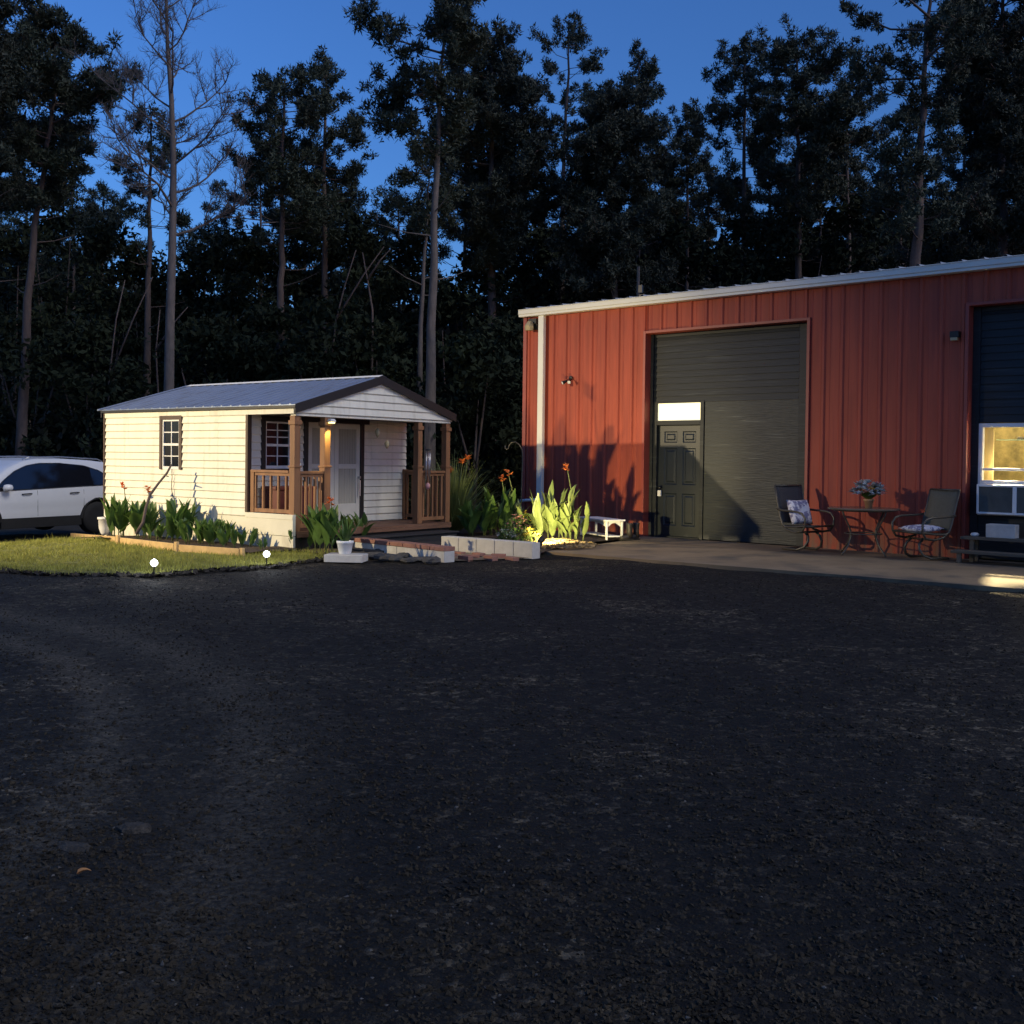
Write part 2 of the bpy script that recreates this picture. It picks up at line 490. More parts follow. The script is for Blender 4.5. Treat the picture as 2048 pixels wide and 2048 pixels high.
class MB:
    def __init__(s):
        s.v, s.f = [], []

    def quad(s, *pts):
        i = len(s.v)
        s.v += [tuple(p) for p in pts]
        s.f.append(tuple(range(i, i + len(pts))))
        return s

    def box(s, lo, hi, M4=None):
        x0, y0, z0 = lo
        x1, y1, z1 = hi
        p = [(x0, y0, z0), (x1, y0, z0), (x1, y1, z0), (x0, y1, z0), (x0, y0, z1), (x1, y0, z1), (x1, y1, z1), (x0, y1, z1)]
        if M4 is not None:
            p = [tuple(M4 @ Vector(q)) for q in p]
        i = len(s.v)
        s.v += p
        s.f += [tuple(i + k for k in q) for q in ((0, 3, 2, 1), (4, 5, 6, 7), (0, 1, 5, 4), (1, 2, 6, 5), (2, 3, 7, 6), (3, 0, 4, 7))]
        return s

    def bar(s, a, b, w, h, upv=(0, 0, 1)):
        """box beam from a to b, w across, h along upv"""
        a, b = Vector(a), Vector(b)
        d = b - a
        L = d.length
        d.normalize()
        sx = d.cross(Vector(upv))
        if sx.length < 1e-4:
            sx = d.cross(Vector((1, 0, 0)))
        sx.normalize()
        uz = sx.cross(d)
        m4 = Matrix((sx, d, uz)).transposed().to_4x4()
        m4.translation = a
        return s.box((-w / 2, 0, -h / 2), (w / 2, L, h / 2), m4)

    def tube(s, pts, r, n=8, r1=None, caps=True):
        pts = [Vector(p) for p in pts]
        N = len(pts)
        rs = list(r) if isinstance(r, (list, tuple)) else [r + ((r1 if r1 is not None else r) - r) * k / max(1, N - 1) for k in range(N)]
        base = len(s.v)
        prev = None
        for k, p in enumerate(pts):
            t = (pts[min(k + 1, N - 1)] - pts[max(k - 1, 0)]).normalized()
            if prev is None:
                a = t.orthogonal().normalized()
            else:
                a = prev - t * prev.dot(t)
                a = a.normalized() if a.length > 1e-6 else t.orthogonal().normalized()
            prev = a
            b = t.cross(a)
            for j in range(n):
                an = 2 * math.pi * j / n
                q = p + (a * math.cos(an) + b * math.sin(an)) * rs[k]
                s.v.append((q.x, q.y, q.z))
        for k in range(N - 1):
            for j in range(n):
                s.f.append((base + k * n + j, base + k * n + (j + 1) % n, base + (k + 1) * n + (j + 1) % n, base + (k + 1) * n + j))
        if caps:
            s.f.append(tuple(base + j for j in reversed(range(n))))
            s.f.append(tuple(base + (N - 1) * n + j for j in range(n)))
        return s

    def lathe(s, prof, c=(0, 0, 0), n=20, sx=1, sy=1):
        base = len(s.v)
        for r, z in prof:
            for j in range(n):
                a = 2 * math.pi * j / n
                s.v.append((c[0] + r * sx * math.cos(a), c[1] + r * sy * math.sin(a), c[2] + z))
        for k in range(len(prof) - 1):
            for j in range(n):
                s.f.append((base + k * n + j, base + k * n + (j + 1) % n, base + (k + 1) * n + (j + 1) % n, base + (k + 1) * n + j))
        s.f.append(tuple(base + j for j in reversed(range(n))))
        s.f.append(tuple(base + (len(prof) - 1) * n + j for j in range(n)))
        return s

    def leaf(s, base, direc, length, width, droop=0.3, fold=0.25, n=6, pw=0.5, side=None):
        """one blade: base, starting direction, bends down by droop; lens-shaped, folded on the midrib"""
        p = Vector(base)
        d = Vector(direc).normalized()
        sd_ = side if side is not None else d.cross(Vector((0, 0, 1)))
        if sd_.length < 1e-3:
            sd_ = Vector((1, 0, 0))
        sd_ = sd_.normalized()
        i = len(s.v)
        for k in range(n + 1):
            t = k / n
            w = width * (math.sin(math.pi * min(1, t ** pw)) if k not in (0, n) else 0.06)
            nrm = sd_.cross(d)
            s.v += [tuple(p - sd_ * w + nrm * w * fold), tuple(p), tuple(p + sd_ * w + nrm * w * fold)]
            if k < n:
                p = p + d * (length / n)
                d = (d + Vector((0, 0, -1)) * droop / n * 2 * t).normalized()
        for k in range(n):
            a = i + 3 * k
            s.f += [(a, a + 1, a + 4, a + 3), (a + 1, a + 2, a + 5, a + 4)]
        return s

    def build(s, name, material, parent=None, smooth=False, bevel=0.0, loc=None, merge=False):
        me = bpy.data.meshes.new(name)
        me.from_pydata(s.v, [], s.f)
        if merge:
            bm = bmesh.new()
            bm.from_mesh(me)
            bmesh.ops.remove_doubles(bm, verts=bm.verts, dist=1e-4)
            bmesh.ops.recalc_face_normals(bm, faces=bm.faces)
            bm.to_mesh(me)
            bm.free()
        me.materials.append(material)
        if smooth:
            me.polygons.foreach_set("use_smooth", [True] * len(me.polygons))
        me.update()
        o = bpy.data.objects.new(name, me)
        col.objects.link(o)
        if parent:
            o.parent = parent
        if loc is not None:
            o.location = loc
        if bevel:
            bm_ = o.modifiers.new("bevel", 'BEVEL')
            bm_.width = bevel
            bm_.segments = 2
            bm_.limit_method = 'ANGLE'
        return o


def np_mesh(name, verts, k, material, parent=None, smooth=False):
    """verts (n*k,3): polygons of k corners each, nothing shared"""
    n = len(verts) // k
    me = bpy.data.meshes.new(name)
    me.vertices.add(n * k)
    me.vertices.foreach_set("co", np.ascontiguousarray(verts, np.float32).ravel())
    me.loops.add(n * k)
    me.loops.foreach_set("vertex_index", np.arange(n * k, dtype=np.int32))
    me.polygons.add(n)
    me.polygons.foreach_set("loop_start", np.arange(0, n * k, k, dtype=np.int32))
    me.materials.append(material)
    me.update(calc_edges=True)
    o = bpy.data.objects.new(name, me)
    col.objects.link(o)
    if parent:
        o.parent = parent
    return o


def copy_tree(o, parent=None, loc=None, rz=None, label=None):
    c = o.copy()
    col.objects.link(c)
    if parent:
        c.parent = parent
    if loc is not None:
        c.location = loc
    if rz is not None:
        c.rotation_euler = (0, 0, rz)
    if label:
        c["label"] = label
    for ch in list(o.children):
        copy_tree(ch, c)
    return c


def rand_rot(n):
    q = rng.normal(size=(n, 4))
    q /= np.linalg.norm(q, axis=1, keepdims=True)
    w, x, y, z = q.T
    return np.stack([np.stack([1 - 2 * (y * y + z * z), 2 * (x * y - z * w), 2 * (x * z + y * w)], 1),
                     np.stack([2 * (x * y + z * w), 1 - 2 * (x * x + z * z), 2 * (y * z - x * w)], 1),
                     np.stack([2 * (x * z - y * w), 2 * (y * z + x * w), 1 - 2 * (x * x + y * y)], 1)], 1)


# ------------------------------------------------------------------ ground
def in_poly(x, y, poly):
    c = np.zeros(len(x), bool)
    j = len(poly) - 1
    for i in range(len(poly)):
        xi, yi = poly[i]
        xj, yj = poly[j]
        k = ((yi > y) != (yj > y)) & (x < (xj - xi) * (y - yi) / (yj - yi + 1e-12) + xi)
        c ^= k
        j = i
    return c


def grid_sheet(name, xs, ys, zf, material, kind='structure', keep=None):
    b = MB()
    nx, ny = len(xs), len(ys)
    b.v = [(x, y, zf(x, y)) for y in ys for x in xs]
    for j in range(ny - 1):
        for i in range(nx - 1):
            if keep is None or keep((xs[i] + xs[i + 1]) / 2, (ys[j] + ys[j + 1]) / 2):
                b.f.append((j * nx + i, j * nx + i + 1, (j + 1) * nx + i + 1, (j + 1) * nx + i))
    return tag(b.build(name, material, smooth=True), kind=kind)


def bumps(x, y):
    return 0.018 * math.sin(x * 1.7 + 0.6 * y) * math.sin(y * 1.3 - 0.4 * x) + 0.008 * math.sin(4.1 * x + 2.2 * y) + 0.006 * math.sin(5.7 * y - 2.9 * x)


big = [-400, -150, -80, -50] + [-40 + 2 * k for k in range(41)] + [50, 80, 150, 400]
bigy = [-300, -100, -40, -10, 0] + [2 * k for k in range(1, 31)] + [70, 90, 120, 200, 500]
grid_sheet("ground", big, bigy, lambda x, y: zt(x, y) - 0.09, M["soil"])
LAWN = [(-22, 12.3), (-10, 12.9)] + [tuple(gp(x, y).xy) for x, y in ((0, 1137), (120, 1146), (300, 1147), (430, 1136), (540, 1130), (640, 1116), (690, 1108))] + \
       [tuple(hp(-0.05, -0.25).xy), tuple(hp(-0.75, 0.3).xy), tuple(hp(-0.85, 4.6).xy), tuple(hp(-0.5, 5.5).xy), tuple(hp(-5, 9.5).xy), tuple(hp(-22, 9.5).xy)]
gx = [-30 + 0.25 * k for k in range(200)]
gy = [0.4 + 0.25 * k for k in range(90)]


def gz(x, y):
    # the gravel dips under the patio, the lawn and the buildings
    return zt(x, y) - 0.035 + bumps(x, y) * sstep(0, 3, y)


grid_sheet("gravel_yard", gx, gy, gz, M["gravel"])
# lawn: a soil sheet and its blades
lp = [Vector((x, y, zt(x, y) + 0.012)) for x, y in LAWN]
bx = np.arange(-22, -2, 0.2)
by = np.arange(12, 26, 0.2)
keepset = {}
XX, YY = np.meshgrid(bx + 0.1, by + 0.1)
KK = in_poly(XX.ravel(), YY.ravel(), LAWN).reshape(XX.shape)
grid_sheet("lawn", list(bx), list(by), lambda x, y: zt(x, y) + 0.004 + 0.35 * bumps(x, y), M["lawn"],
           keep=lambda x, y: KK[min(KK.shape[0] - 1, max(0, int(round((y - 12.1) / 0.2)))), min(KK.shape[1] - 1, max(0, int(round((x + 21.9) / 0.2))))])
n = 150000
px, py = rng.uniform(-13, -2, n), rng.uniform(12.2, 24, n)
k = in_poly(px + rng.normal(0, .09, n), py + rng.normal(0, .09, n), LAWN)
px, py = px[k], py[k]
n = len(px)
pz = np.array([zt(a, b) for a, b in zip(px, py)])
an = rng.uniform(0, 6.283, n)
h = rng.uniform(0.025, 0.075, n) * (0.75 + 0.45 * np.sin(px * 2.1 + 1.3) * np.sin(py * 1.7) + .35 * np.sin(px * 7.3 + py * 2) * np.sin(py * 6.1)) * np.where(rng.random(n) < .03, 1.9, 1)
w = 0.006
tri = np.zeros((n, 3, 3))
tri[:, 0] = np.stack([px - w * np.cos(an), py - w * np.sin(an), pz], 1)
tri[:, 1] = np.stack([px + w * np.cos(an), py + w * np.sin(an), pz], 1)
tri[:, 2] = np.stack([px + rng.normal(0, .025, n), py + rng.normal(0, .025, n), pz + np.abs(h) + .01], 1)
tag(np_mesh("lawn_grass", tri.reshape(-1, 3), 3, M["grass"]), "short yellow-green grass on the lawn in front of the cabin", "grass", kind="stuff")

# gravel stones on the yard
OCT = np.array([(1, 0, 0), (0, 1, 0), (-1, 0, 0), (0, -1, 0), (0, 0, .8), (0, 0, -.6)], float)
OF = np.array([(0, 1, 4), (1, 2, 4), (2, 3, 4), (3, 0, 4), (1, 0, 5), (2, 1, 5), (3, 2, 5), (0, 3, 5)])
SLAB = [tuple(wp(s, o).xy) for s, o in ((3.25, -1), (3.6, 2.6), (3.72, 3.9), (10.6, 3.5), (16.5, 3.3), (16.5, -1))]


def stones(name, n, smin, smax, material, label, near=2.3, far=16.5):
    Y = 1 / rng.uniform(1 / far, 1 / near, n)
    Y = np.where(rng.random(n) < 0.35, rng.uniform(near, far, n), Y)
    X = rng.uniform(-0.56, 0.56, n) * Y
    k = ~(in_poly(X, Y, LAWN) | in_poly(X, Y, SLAB))
    u = (X - HX) * HU.x + (Y - HY) * HU.y
    v = (X - HX) * HV.x + (Y - HY) * HV.y
    k &= ~((v > -1) & (u > -2.7))
    X, Y = X[k], Y[k]
    n = len(X)
    Z = np.array([gz(a, b) for a, b in zip(X, Y)])
    s = smin * (smax / smin) ** (rng.random(n) ** 2.2)
    Rm = rand_rot(n)
    T = OCT[None] * rng.uniform(.7, 1.25, (n, 6, 1)) * np.array([1, .85, .8])
    V = np.einsum('nij,nkj->nki', Rm, T) * s[:, None, None]
    V[:, :, 2] *= 0.85
    V += np.stack([X, Y, Z + s * .15], 1)[:, None]
    tag(np_mesh(name, V[:, OF].reshape(-1, 3), 3, material), label, "gravel", kind="stuff")


stones("gravel", 72000, 0.004, 0.017, M["pebble"], "dark crushed gravel covering the yard")
stones("pale_gravel", 1500, 0.004, 0.012, M["pebble_pale"], "paler pebbles scattered in the dark gravel")


def rock(c, r, material, name, label, cat="stone", group=None, flat=0.45, seed=0):
    rr = random.Random(seed)
    b = MB()
    prof = []
    nn = 12
    ks = [rr.uniform(.75, 1.15) for _ in range(nn)]
    for (q, zz) in ((0.8, 0), (1, .3), (.93, .75), (.6, 1.0)):
        for j in range(nn):
            a = 6.283 * j / nn
            rad = q * ks[j] * rr.uniform(.93, 1.07)
            b.v.append((r[0] * rad * math.cos(a), r[1] * rad * math.sin(a), r[2] * zz * rr.uniform(.92, 1.08)))
    for k_ in range(3):
        for j in range(nn):
            b.f.append((k_ * nn + j, k_ * nn + (j + 1) % nn, (k_ + 1) * nn + (j + 1) % nn, (k_ + 1) * nn + j))
    b.f.append(tuple(3 * nn + j for j in range(nn)))
    o = b.build(name, material, loc=c)
    o.rotation_euler = (0, 0, rr.uniform(0, 6.28))
    return tag(o, label, cat, group)


# ------------------------------------------------------------------ cabin
cabin = thing("cabin", "small cream-sided cabin with a grey metal roof and a railed front porch", "cabin", (HX, HY, 0), HA - math.pi / 2)
W, L = 3.6544, 4.8968
COURSE = 0.1214


def siding_rows(b, pos, h0, h1, z0, z1, holes=(), lim=None):
    """lapped courses; pos(h, z, off) -> point; off is outward; lim(z) -> (lo, hi) clips (gables)"""
    z = z0
    while z < z1 - 1e-4:
        ze = min(z + COURSE, z1)
        cuts = sorted({z, ze} | {q for hl in holes for q in (hl[2], hl[3]) if z < q < ze})
        for a, c in zip(cuts[:-1], cuts[1:]):
            mid = (a + c) / 2
            segs = [(h0, h1)]
            for (ha, hb, za, zb) in holes:
                if za < mid < zb:
                    new = []
                    for s0, s1 in segs:
                        if hb <= s0 or ha >= s1:
                            new.append((s0, s1))
                        else:
                            if ha > s0:
                                new.append((s0, ha))
                            if hb < s1:
                                new.append((hb, s1))
                    segs = new
            oa, oc = 0.022 * (1 - (a - z) / COURSE), 0.022 * (1 - (c - z) / COURSE)
            for s0, s1 in segs:
                if lim:
                    la, lc = lim(a), lim(c)
                    p = (max(s0, la[0]), min(s1, la[1]), max(s0, lc[0]), min(s1, lc[1]))
                else:
                    p = (s0, s1, s0, s1)
                ga = a + .017 if (a == z and c - a > .03) else a
                b.quad(pos(p[0], ga, oa), pos(p[1], ga, oa), pos(p[3], c, oc), pos(p[2], c, oc))
                if a == z:
                    b.quad(pos(p[0], a, 0), pos(p[1], a, 0), pos(p[1], ga, oa), pos(p[0], ga, oa))
        z = ze


b = MB()
left = lambda h_, z, o: (-o, h_, z)
frontw = lambda h_, z, o: (h_, 1.07 - o, z)
rightw = lambda h_, z, o: (W + o, h_, z)
backw = lambda h_, z, o: (h_, L + o, z)
WIN1 = (2.70, 3.30, 1.18, 2.075)
siding_rows(b, left, 1.07, L, 0.477, 2.07, [WIN1])
siding_rows(b, rightw, 1.07, L, 0.477, 2.07)
siding_rows(b, backw, 0, W, 0.477, 2.07)
siding_rows(b, backw, 0, W, 2.07, 2.64, lim=lambda z: (max(0.02, (z - 2.07) / .57 * W / 2), W - max(0.02, (z - 2.07) / .57 * W / 2)))
DOOR = (1.15, 2.54, 0.29, 2.07)
WIN2 = (0.26, 0.95, 1.17, 2.06)
siding_rows(b, frontw, 0.0, W, 0.29, 2.07, [DOOR, WIN2])
b.build("wall", M["siding"], cabin)
b = MB()                                                        # gable over the porch
slope = lambda z: ((z - 2.07) / .57 * (W / 2), W - (z - 2.07) / .57 * (W / 2))
siding_rows(b, lambda h_, z, o: (h_, -0.012 - o, z), 0, W, 2.07, 2.638, lim=slope)
b.build("gable", M["siding"], cabin)
b = MB()                                                        # white frieze boards over wall and porch opening
b.box((-0.027, -0.012, 2.062), (-0.001, L, 2.19))
b.box((W + .001, -0.012, 2.062), (W + 0.022, L, 2.19))
b.box((0.02, -0.011, 2.035), (W - .02, 0.11, 2.068))
b.build("frieze", M["siding"], cabin, bevel=0.003)
b = MB()                                                        # porch ceiling
b.box((0.01, 0.12, 2.07), (W - 0.01, 1.06, 2.09))
b.build("porch_ceiling", M["brown"], cabin)
b = MB()
b.box((-0.016, -0.01, -0.32), (0.03, L + .01, 0.215))
b.box((-0.026, -0.012, 0.222), (0.03, L + .012, 0.475))
b.box((-0.034, -0.014, 0.470), (0.03, 1.07, 0.545))
b.box((0.04, L - .03, -0.32), (W, L + .006, 0.47))
b.box((W - .03, 1.07, -0.32), (W + .006, L - .04, 0.47))
b.build("skirting", M["skirt"], cabin, bevel=0.003)
b = MB()                                                        # dark porch base
b.box((0.035, 0.01, -0.05), (W, 0.06, 0.225))
b.build("porch_base", M["black"], cabin)
b = MB()
k = 0
y = 0.0
while y < 1.06:
    b.box((0.032, y - .03, 0.25), (W, min(y + .13, 1.065) - .03, 0.29))
    y += .137
b.box((0.032, -0.034, 0.20), (W, -0.031, 0.248))
b.build("porch_floor", M["deck"], cabin)
b = MB()                                                        # trim of the corner and of the opening
b.box((-0.035, L - .002, 0.45), (0.02, L + .03, 2.19))
b.build("corner_trim", M["brown"], cabin, bevel=0.003)
b = MB()
b.box((-0.030, 1.03, 0.545), (0.05, 1.085, 2.061))
b.build("opening_trim", M["brown"], cabin, bevel=0.003)
# roof: two ribbed sheets
EZ, PK = 2.20, 2.742
OVX, OVY = 0.055, 0.075


def roof_z(x):
    return EZ + (PK - EZ) * (1 - abs(x - W / 2) / (W / 2 + OVX))


for side in (0, 1):
    b = MB()
    ys = []
    y = -OVY
    while y < L + OVY - .001:
        ys += [(y, 0), (y + .09, 0), (y + .105, .016), (y + .125, .016), (y + .14, 0)]
        y += 0.2286
    ys.append((L + OVY, 0))
    xe, xp = (-OVX, W / 2) if side == 0 else (W + OVX, W / 2)
    for (ya, ha), (yb, hb) in zip(ys[:-1], ys[1:]):
        b.quad((xe, ya, EZ + ha), (xe, yb, EZ + hb), (xp, yb, PK + hb), (xp, ya, PK + ha))
        b.quad((xe, ya, EZ - .012), (xe, yb, EZ - .012), (xe, yb, EZ + hb), (xe, ya, EZ + ha))
    b.build("roof", M["roof"], cabin)
b = MB()
b.quad((W / 2 - .10, -OVY, PK - .012), (W / 2 - .10, L + OVY, PK - .012), (W / 2, L + OVY, PK + .024), (W / 2, -OVY, PK + .024))
b.quad((W / 2 + .10, L + OVY, PK - .012), (W / 2 + .10, -OVY, PK - .012), (W / 2, -OVY, PK + .024), (W / 2, L + OVY, PK + .024))
b.build("ridge_cap", M["ridge"], cabin)
b = MB()                                                        # dark rake boards and eave boards
for yy in (-OVY - .004, L + OVY - .018):
    for sgn in (0, 1):
        xe = -OVX if sgn == 0 else W + OVX
        p = [(xe, EZ + .004), (W / 2, PK + .01), (W / 2, PK - .125), (xe, EZ - .135)]
        i = len(b.v)
        b.v += [(x, yy, z) for x, z in p] + [(x, yy + .024, z) for x, z in p]
        b.f += [(i, i + 1, i + 2, i + 3), (i + 7, i + 6, i + 5, i + 4)] + [(i + q, i + 4 + q, i + 4 + (q + 1) % 4, i + (q + 1) % 4) for q in range(4)]
b.box((-OVX - .006, -OVY, EZ - .055), (-OVX + .014, L + OVY, EZ - .016))
b.box((W + OVX - .014, -OVY, EZ - .055), (W + OVX + .006, L + OVY, EZ - .016))
b.build("fascia", M["black"], cabin, bevel=0.003)
b = MB()                                                        # soffits
b.box((-OVX + .016, -.06, EZ - .03), (-.028, L + .06, EZ - .018))
b.box((W + .028, -.06, EZ - .03), (W + OVX - .016, L + .06, EZ - .018))
b.build("soffit", M["brown"], cabin)


def window(parent, pos, h0, h1, z0, z1, cols, rows_top, rows_bot, trim_mat, tw=0.06, bottom_trim=False):
    """pos(h, z, off): sash window with muntins; parts: frame > sash, pane"""
    def bx(b_, ha, hb, za, zb, o0, o1):
        P = [pos(ha, za, o0), pos(hb, za, o0), pos(hb, za, o1), pos(ha, za, o1), pos(ha, zb, o0), pos(hb, zb, o0), pos(hb, zb, o1), pos(ha, zb, o1)]
        i = len(b_.v)
        b_.v += P
        b_.f += [tuple(i + k_ for k_ in q) for q in ((0, 3, 2, 1), (4, 5, 6, 7), (0, 1, 5, 4), (1, 2, 6, 5), (2, 3, 7, 6), (3, 0, 4, 7))]
    root = MB()
    bx(root, h0, h0 + tw, z0, z1, -.03, .03)
    bx(root, h1 - tw, h1, z0, z1, -.03, .03)
    bx(root, h0 + tw, h1 - tw, z1 - tw, z1, -.03, .028)
    if bottom_trim:
        bx(root, h0 + tw, h1 - tw, z0, z0 + tw * .6, -.03, .028)
    wo = root.build("window", trim_mat, parent, bevel=0.002)
    a0, a1, c0, c1 = h0 + tw, h1 - tw, z0 + (tw * .6 if bottom_trim else 0.0), z1 - tw
    s_ = MB()
    t = 0.028
    zm = (c0 + c1) / 2
    bx(s_, a0 + .001, a0 + t, c0, c1, -.02, .012)
    bx(s_, a1 - t, a1 - .001, c0, c1, -.02, .012)
    bx(s_, a0 + t, a1 - t, c1 - t, c1 - .001, -.02, .012)
    bx(s_, a0 + t, a1 - t, c0 + .001, c0 + .05, -.02, .014)
    bx(s_, a0 + t, a1 - t, zm - .02, zm + .02, -.02, .016)
    for (lo, hi, rows) in ((c0 + .05, zm - .02, rows_bot), (zm + .02, c1 - t, rows_top)):
        for c_ in range(1, cols):
            x = a0 + t + (a1 - a0 - 2 * t) * c_ / cols
            bx(s_, x - .008, x + .008, lo, hi, -.012, .004)
        for r_ in range(1, rows):
            z = lo + (hi - lo) * r_ / rows
            bx(s_, a0 + t, a1 - t, z - .008, z + .008, -.012, .003)
    s_.build("sash", M["white"], wo)
    g_ = MB()
    g_.quad(pos(a0, c0, -.008), pos(a1, c0, -.008), pos(a1, c1, -.008), pos(a0, c1, -.008))
    g_.build("pane", M["pane"], wo)
    return wo


window(cabin, left, *WIN1, 2, 2, 2, M["brown"], 0.065)
window(cabin, frontw, *WIN2, 2, 3, 2, M["black"], 0.085, True)
# double door under a black casing
b = MB()
b.box((1.15, 1.03, 0.292), (1.235, 1.075, 2.07))
b.box((2.455, 1.03, 0.292), (2.54, 1.075, 2.07))
b.box((1.10, 1.025, 1.995), (2.66, 1.07, 2.068))
b.build("door_frame", M["black"], cabin, bevel=0.003)
for k, (a, c) in enumerate(((1.24, 1.842), (1.848, 2.45))):
    b = MB()
    yb = 1.05
    b.box((a, yb, 0.30), (a + .09, yb + .035, 1.99))
    b.box((c - .09, yb, 0.30), (c, yb + .035, 1.99))
    b.box((a + .09, yb, 1.90), (c - .09, yb + .035, 1.99))
    b.box((a + .09, yb, 0.30), (c - .09, yb + .035, 0.62))
    b.box((a + .09, yb, 1.22), (c - .09, yb + .035, 1.30))
    d = b.build("door", M["door_white"], cabin, bevel=0.004)
    b = MB()
    nf = 14
    for (z0, z1) in ((.62, 1.22), (1.30, 1.90)):
        for q in range(nf):
            x0, x1 = a + .09 + (c - a - .18) * q / nf, a + .09 + (c - a - .18) * (q + 1) / nf
            b.quad((x0, yb + .018 + .006 * (q % 2), z0), (x1, yb + .018 + .006 * ((q + 1) % 2), z0), (x1, yb + .018 + .006 * ((q + 1) % 2), z1), (x0, yb + .018 + .006 * (q % 2), z1))
    b.build("panel", M["curtain"], d)
    if k == 1:
        b = MB()
        b.tube([(c - .045, 1.0, .75), (c - .045, 1.0, 1.02)], .012, 8)
        b.box((c - .06, .99, 1.05), (c - .03, 1.05, 1.09))
        b.build("handle", M["chrome"], d)


def post(v0, v1, z0, u0=0.0, u1=0.11):
    b_ = MB()
    b_.box((v0, u0, z0), (v1, u1, 2.034))
    b_.box((v0 - .018, u0 - .018, 1.90), (v1 + .018, u1 + .018, 1.965))
    b_.box((v0 - .018, u0 - .018, 1.255), (v1 + .018, u1 + .018, 1.285))
    b_.box((v0 - .005, u0 - .005, z0 + .001), (v1 + .005, u1 + .005, 1.254))
    return b_.build("porch_post", M["wood"], cabin, bevel=0.005)


post(0.008, 0.12, 0.292, 0.0, 0.11)
post(0.62, 0.74, 0.292)
post(2.79, 2.90, 0.292)
post(3.53, 3.64, 0.292)


def railing(a, c, z0, z1, n_, lower=True):
    """from a to c (x, y)"""
    b_ = MB()
    A, C_ = Vector((*a, 0)), Vector((*c, 0))
    up_ = Vector((0, 0, 1))
    b_.bar(A + up_ * (z1 - .02), C_ + up_ * (z1 - .02), .085, .04)
    b_.bar(A + up_ * (z1 - .065), C_ + up_ * (z1 - .065), .035, .045)
    b_.bar(A + up_ * (z0 + .03), C_ + up_ * (z0 + .03), .04, .06)
    for i_ in range(n_):
        p = A.lerp(C_, (i_ + .5) / n_)
        b_.bar(p + up_ * (z0 + .06), p + up_ * (z1 - .09), .035, .035, (C_ - A).normalized())
    return b_.build("railing", M["wood"], cabin, bevel=0.003)


railing((0.045, 0.13), (0.045, 1.0), 0.555, 1.21, 5)
railing((0.13, 0.045), (0.61, 0.045), 0.34, 1.20, 5)
railing((2.91, 0.045), (3.52, 0.045), 0.34, 1.20, 5)
railing((3.59, 0.12), (3.59, 1.03), 0.34, 1.20, 7)
b = MB()
b.box((0.012, 0.93, 0.55), (0.08, 1.02, 1.17))
b.build("rail_post", M["wood"], cabin, bevel=0.003)
b = MB()
b.box((3.55, 1.0, 0.295), (3.63, 1.05, 1.21))
b.build("rail_post", M["wood"], cabin, bevel=0.003)

# lamp under the porch beam, shining down the post
pl = thing("porch_lamp", "small lit lamp shining down the porch post left of the doors", "lamp", tuple(hp(0.70, -0.07, 1.96)), HA - math.pi / 2)
b = MB()
b.box((-.055, -.03, 0.0), (.055, .045, .035))
b.box((-.045, -.022, .035), (.045, .045, .05))
b.build("housing", M["white"], pl, bevel=0.004)
b = MB()
b.box((-.045, -.024, -.022), (.045, .036, -.002))
b.build("lens", M["porch_lens"], pl, bevel=0.004)
ld = bpy.data.lights.new("porch_light", 'SPOT')
ld.energy = 15
ld.color = (1.0, 0.78, 0.22)
ld.spot_size = R(70)
ld.spot_blend = 0.6
ld.shadow_soft_size = 0.02
lo = bpy.data.objects.new("porch_light", ld)
col.objects.link(lo)
lo.location = hp(0.70, -0.115, 1.92)
lo.rotation_euler = (hp(0.70, 0.08, 1.35) - hp(0.70, -0.115, 1.92)).to_track_quat('-Z', 'Y').to_euler()

# things on the porch
bxo = thing("storage_box", "dark red storage box under the porch window behind the railing", "box", tuple(hp(0.62, 0.80, 0.29)), HA - math.pi / 2)
b = MB()
b.box((-.38, -.2, 0), (.38, .2, .60))
b.build("body", M["redbox"], bxo, bevel=0.01)
b = MB()
b.box((-.40, -.22, .602), (.40, .215, .66))
b.build("lid", M["redbox"], bxo, bevel=0.012)
b = MB()
b.lathe([(.012, 0), (.012, .22), (.03, .23), (.055, .27), (.062, .31), (.05, .355), (.02, .375)], n=14)
tag(b.build("globe_ornament", M["white"], smooth=True, loc=hp(0.78, 0.78, 0.952)), "white ball ornament on a stick above the red storage box", "ornament")
wc = thing("wind_chime", "wind chime with pale tubes hanging beside the right porch entry post", "wind chime", tuple(hp(2.98, -0.06, 2.0)), 0.3)
b = MB()
b.lathe([(.01, -.42), (.05, -.43), (.055, -.45), (.01, -.455)], n=14)
b.tube([(0, 0, 0), (0, 0, -.42)], .003, 5)
b.build("cap", M["lamp_black"], wc)
for q in range(5):
    a = 6.283 * q / 5
    b = MB()
    b.tube([(.04 * math.cos(a), .04 * math.sin(a), -.49), (.04 * math.cos(a), .04 * math.sin(a), -.86 - .03 * q)], .008, 7)
    b.tube([(.04 * math.cos(a), .04 * math.sin(a), -.44), (.04 * math.cos(a), .04 * math.sin(a), -.49)], .0015, 4)
    b.build("tube", M["chrome"], wc, smooth=True)
b = MB()
b.tube([(0, 0, -.44), (0, 0, -1.0)], .002, 4)
b.lathe([(.005, -1.0), (.04, -1.03), (.045, -1.07), (.02, -1.12)], n=10)
b.build("clapper", M["pink"], wc, smooth=True)
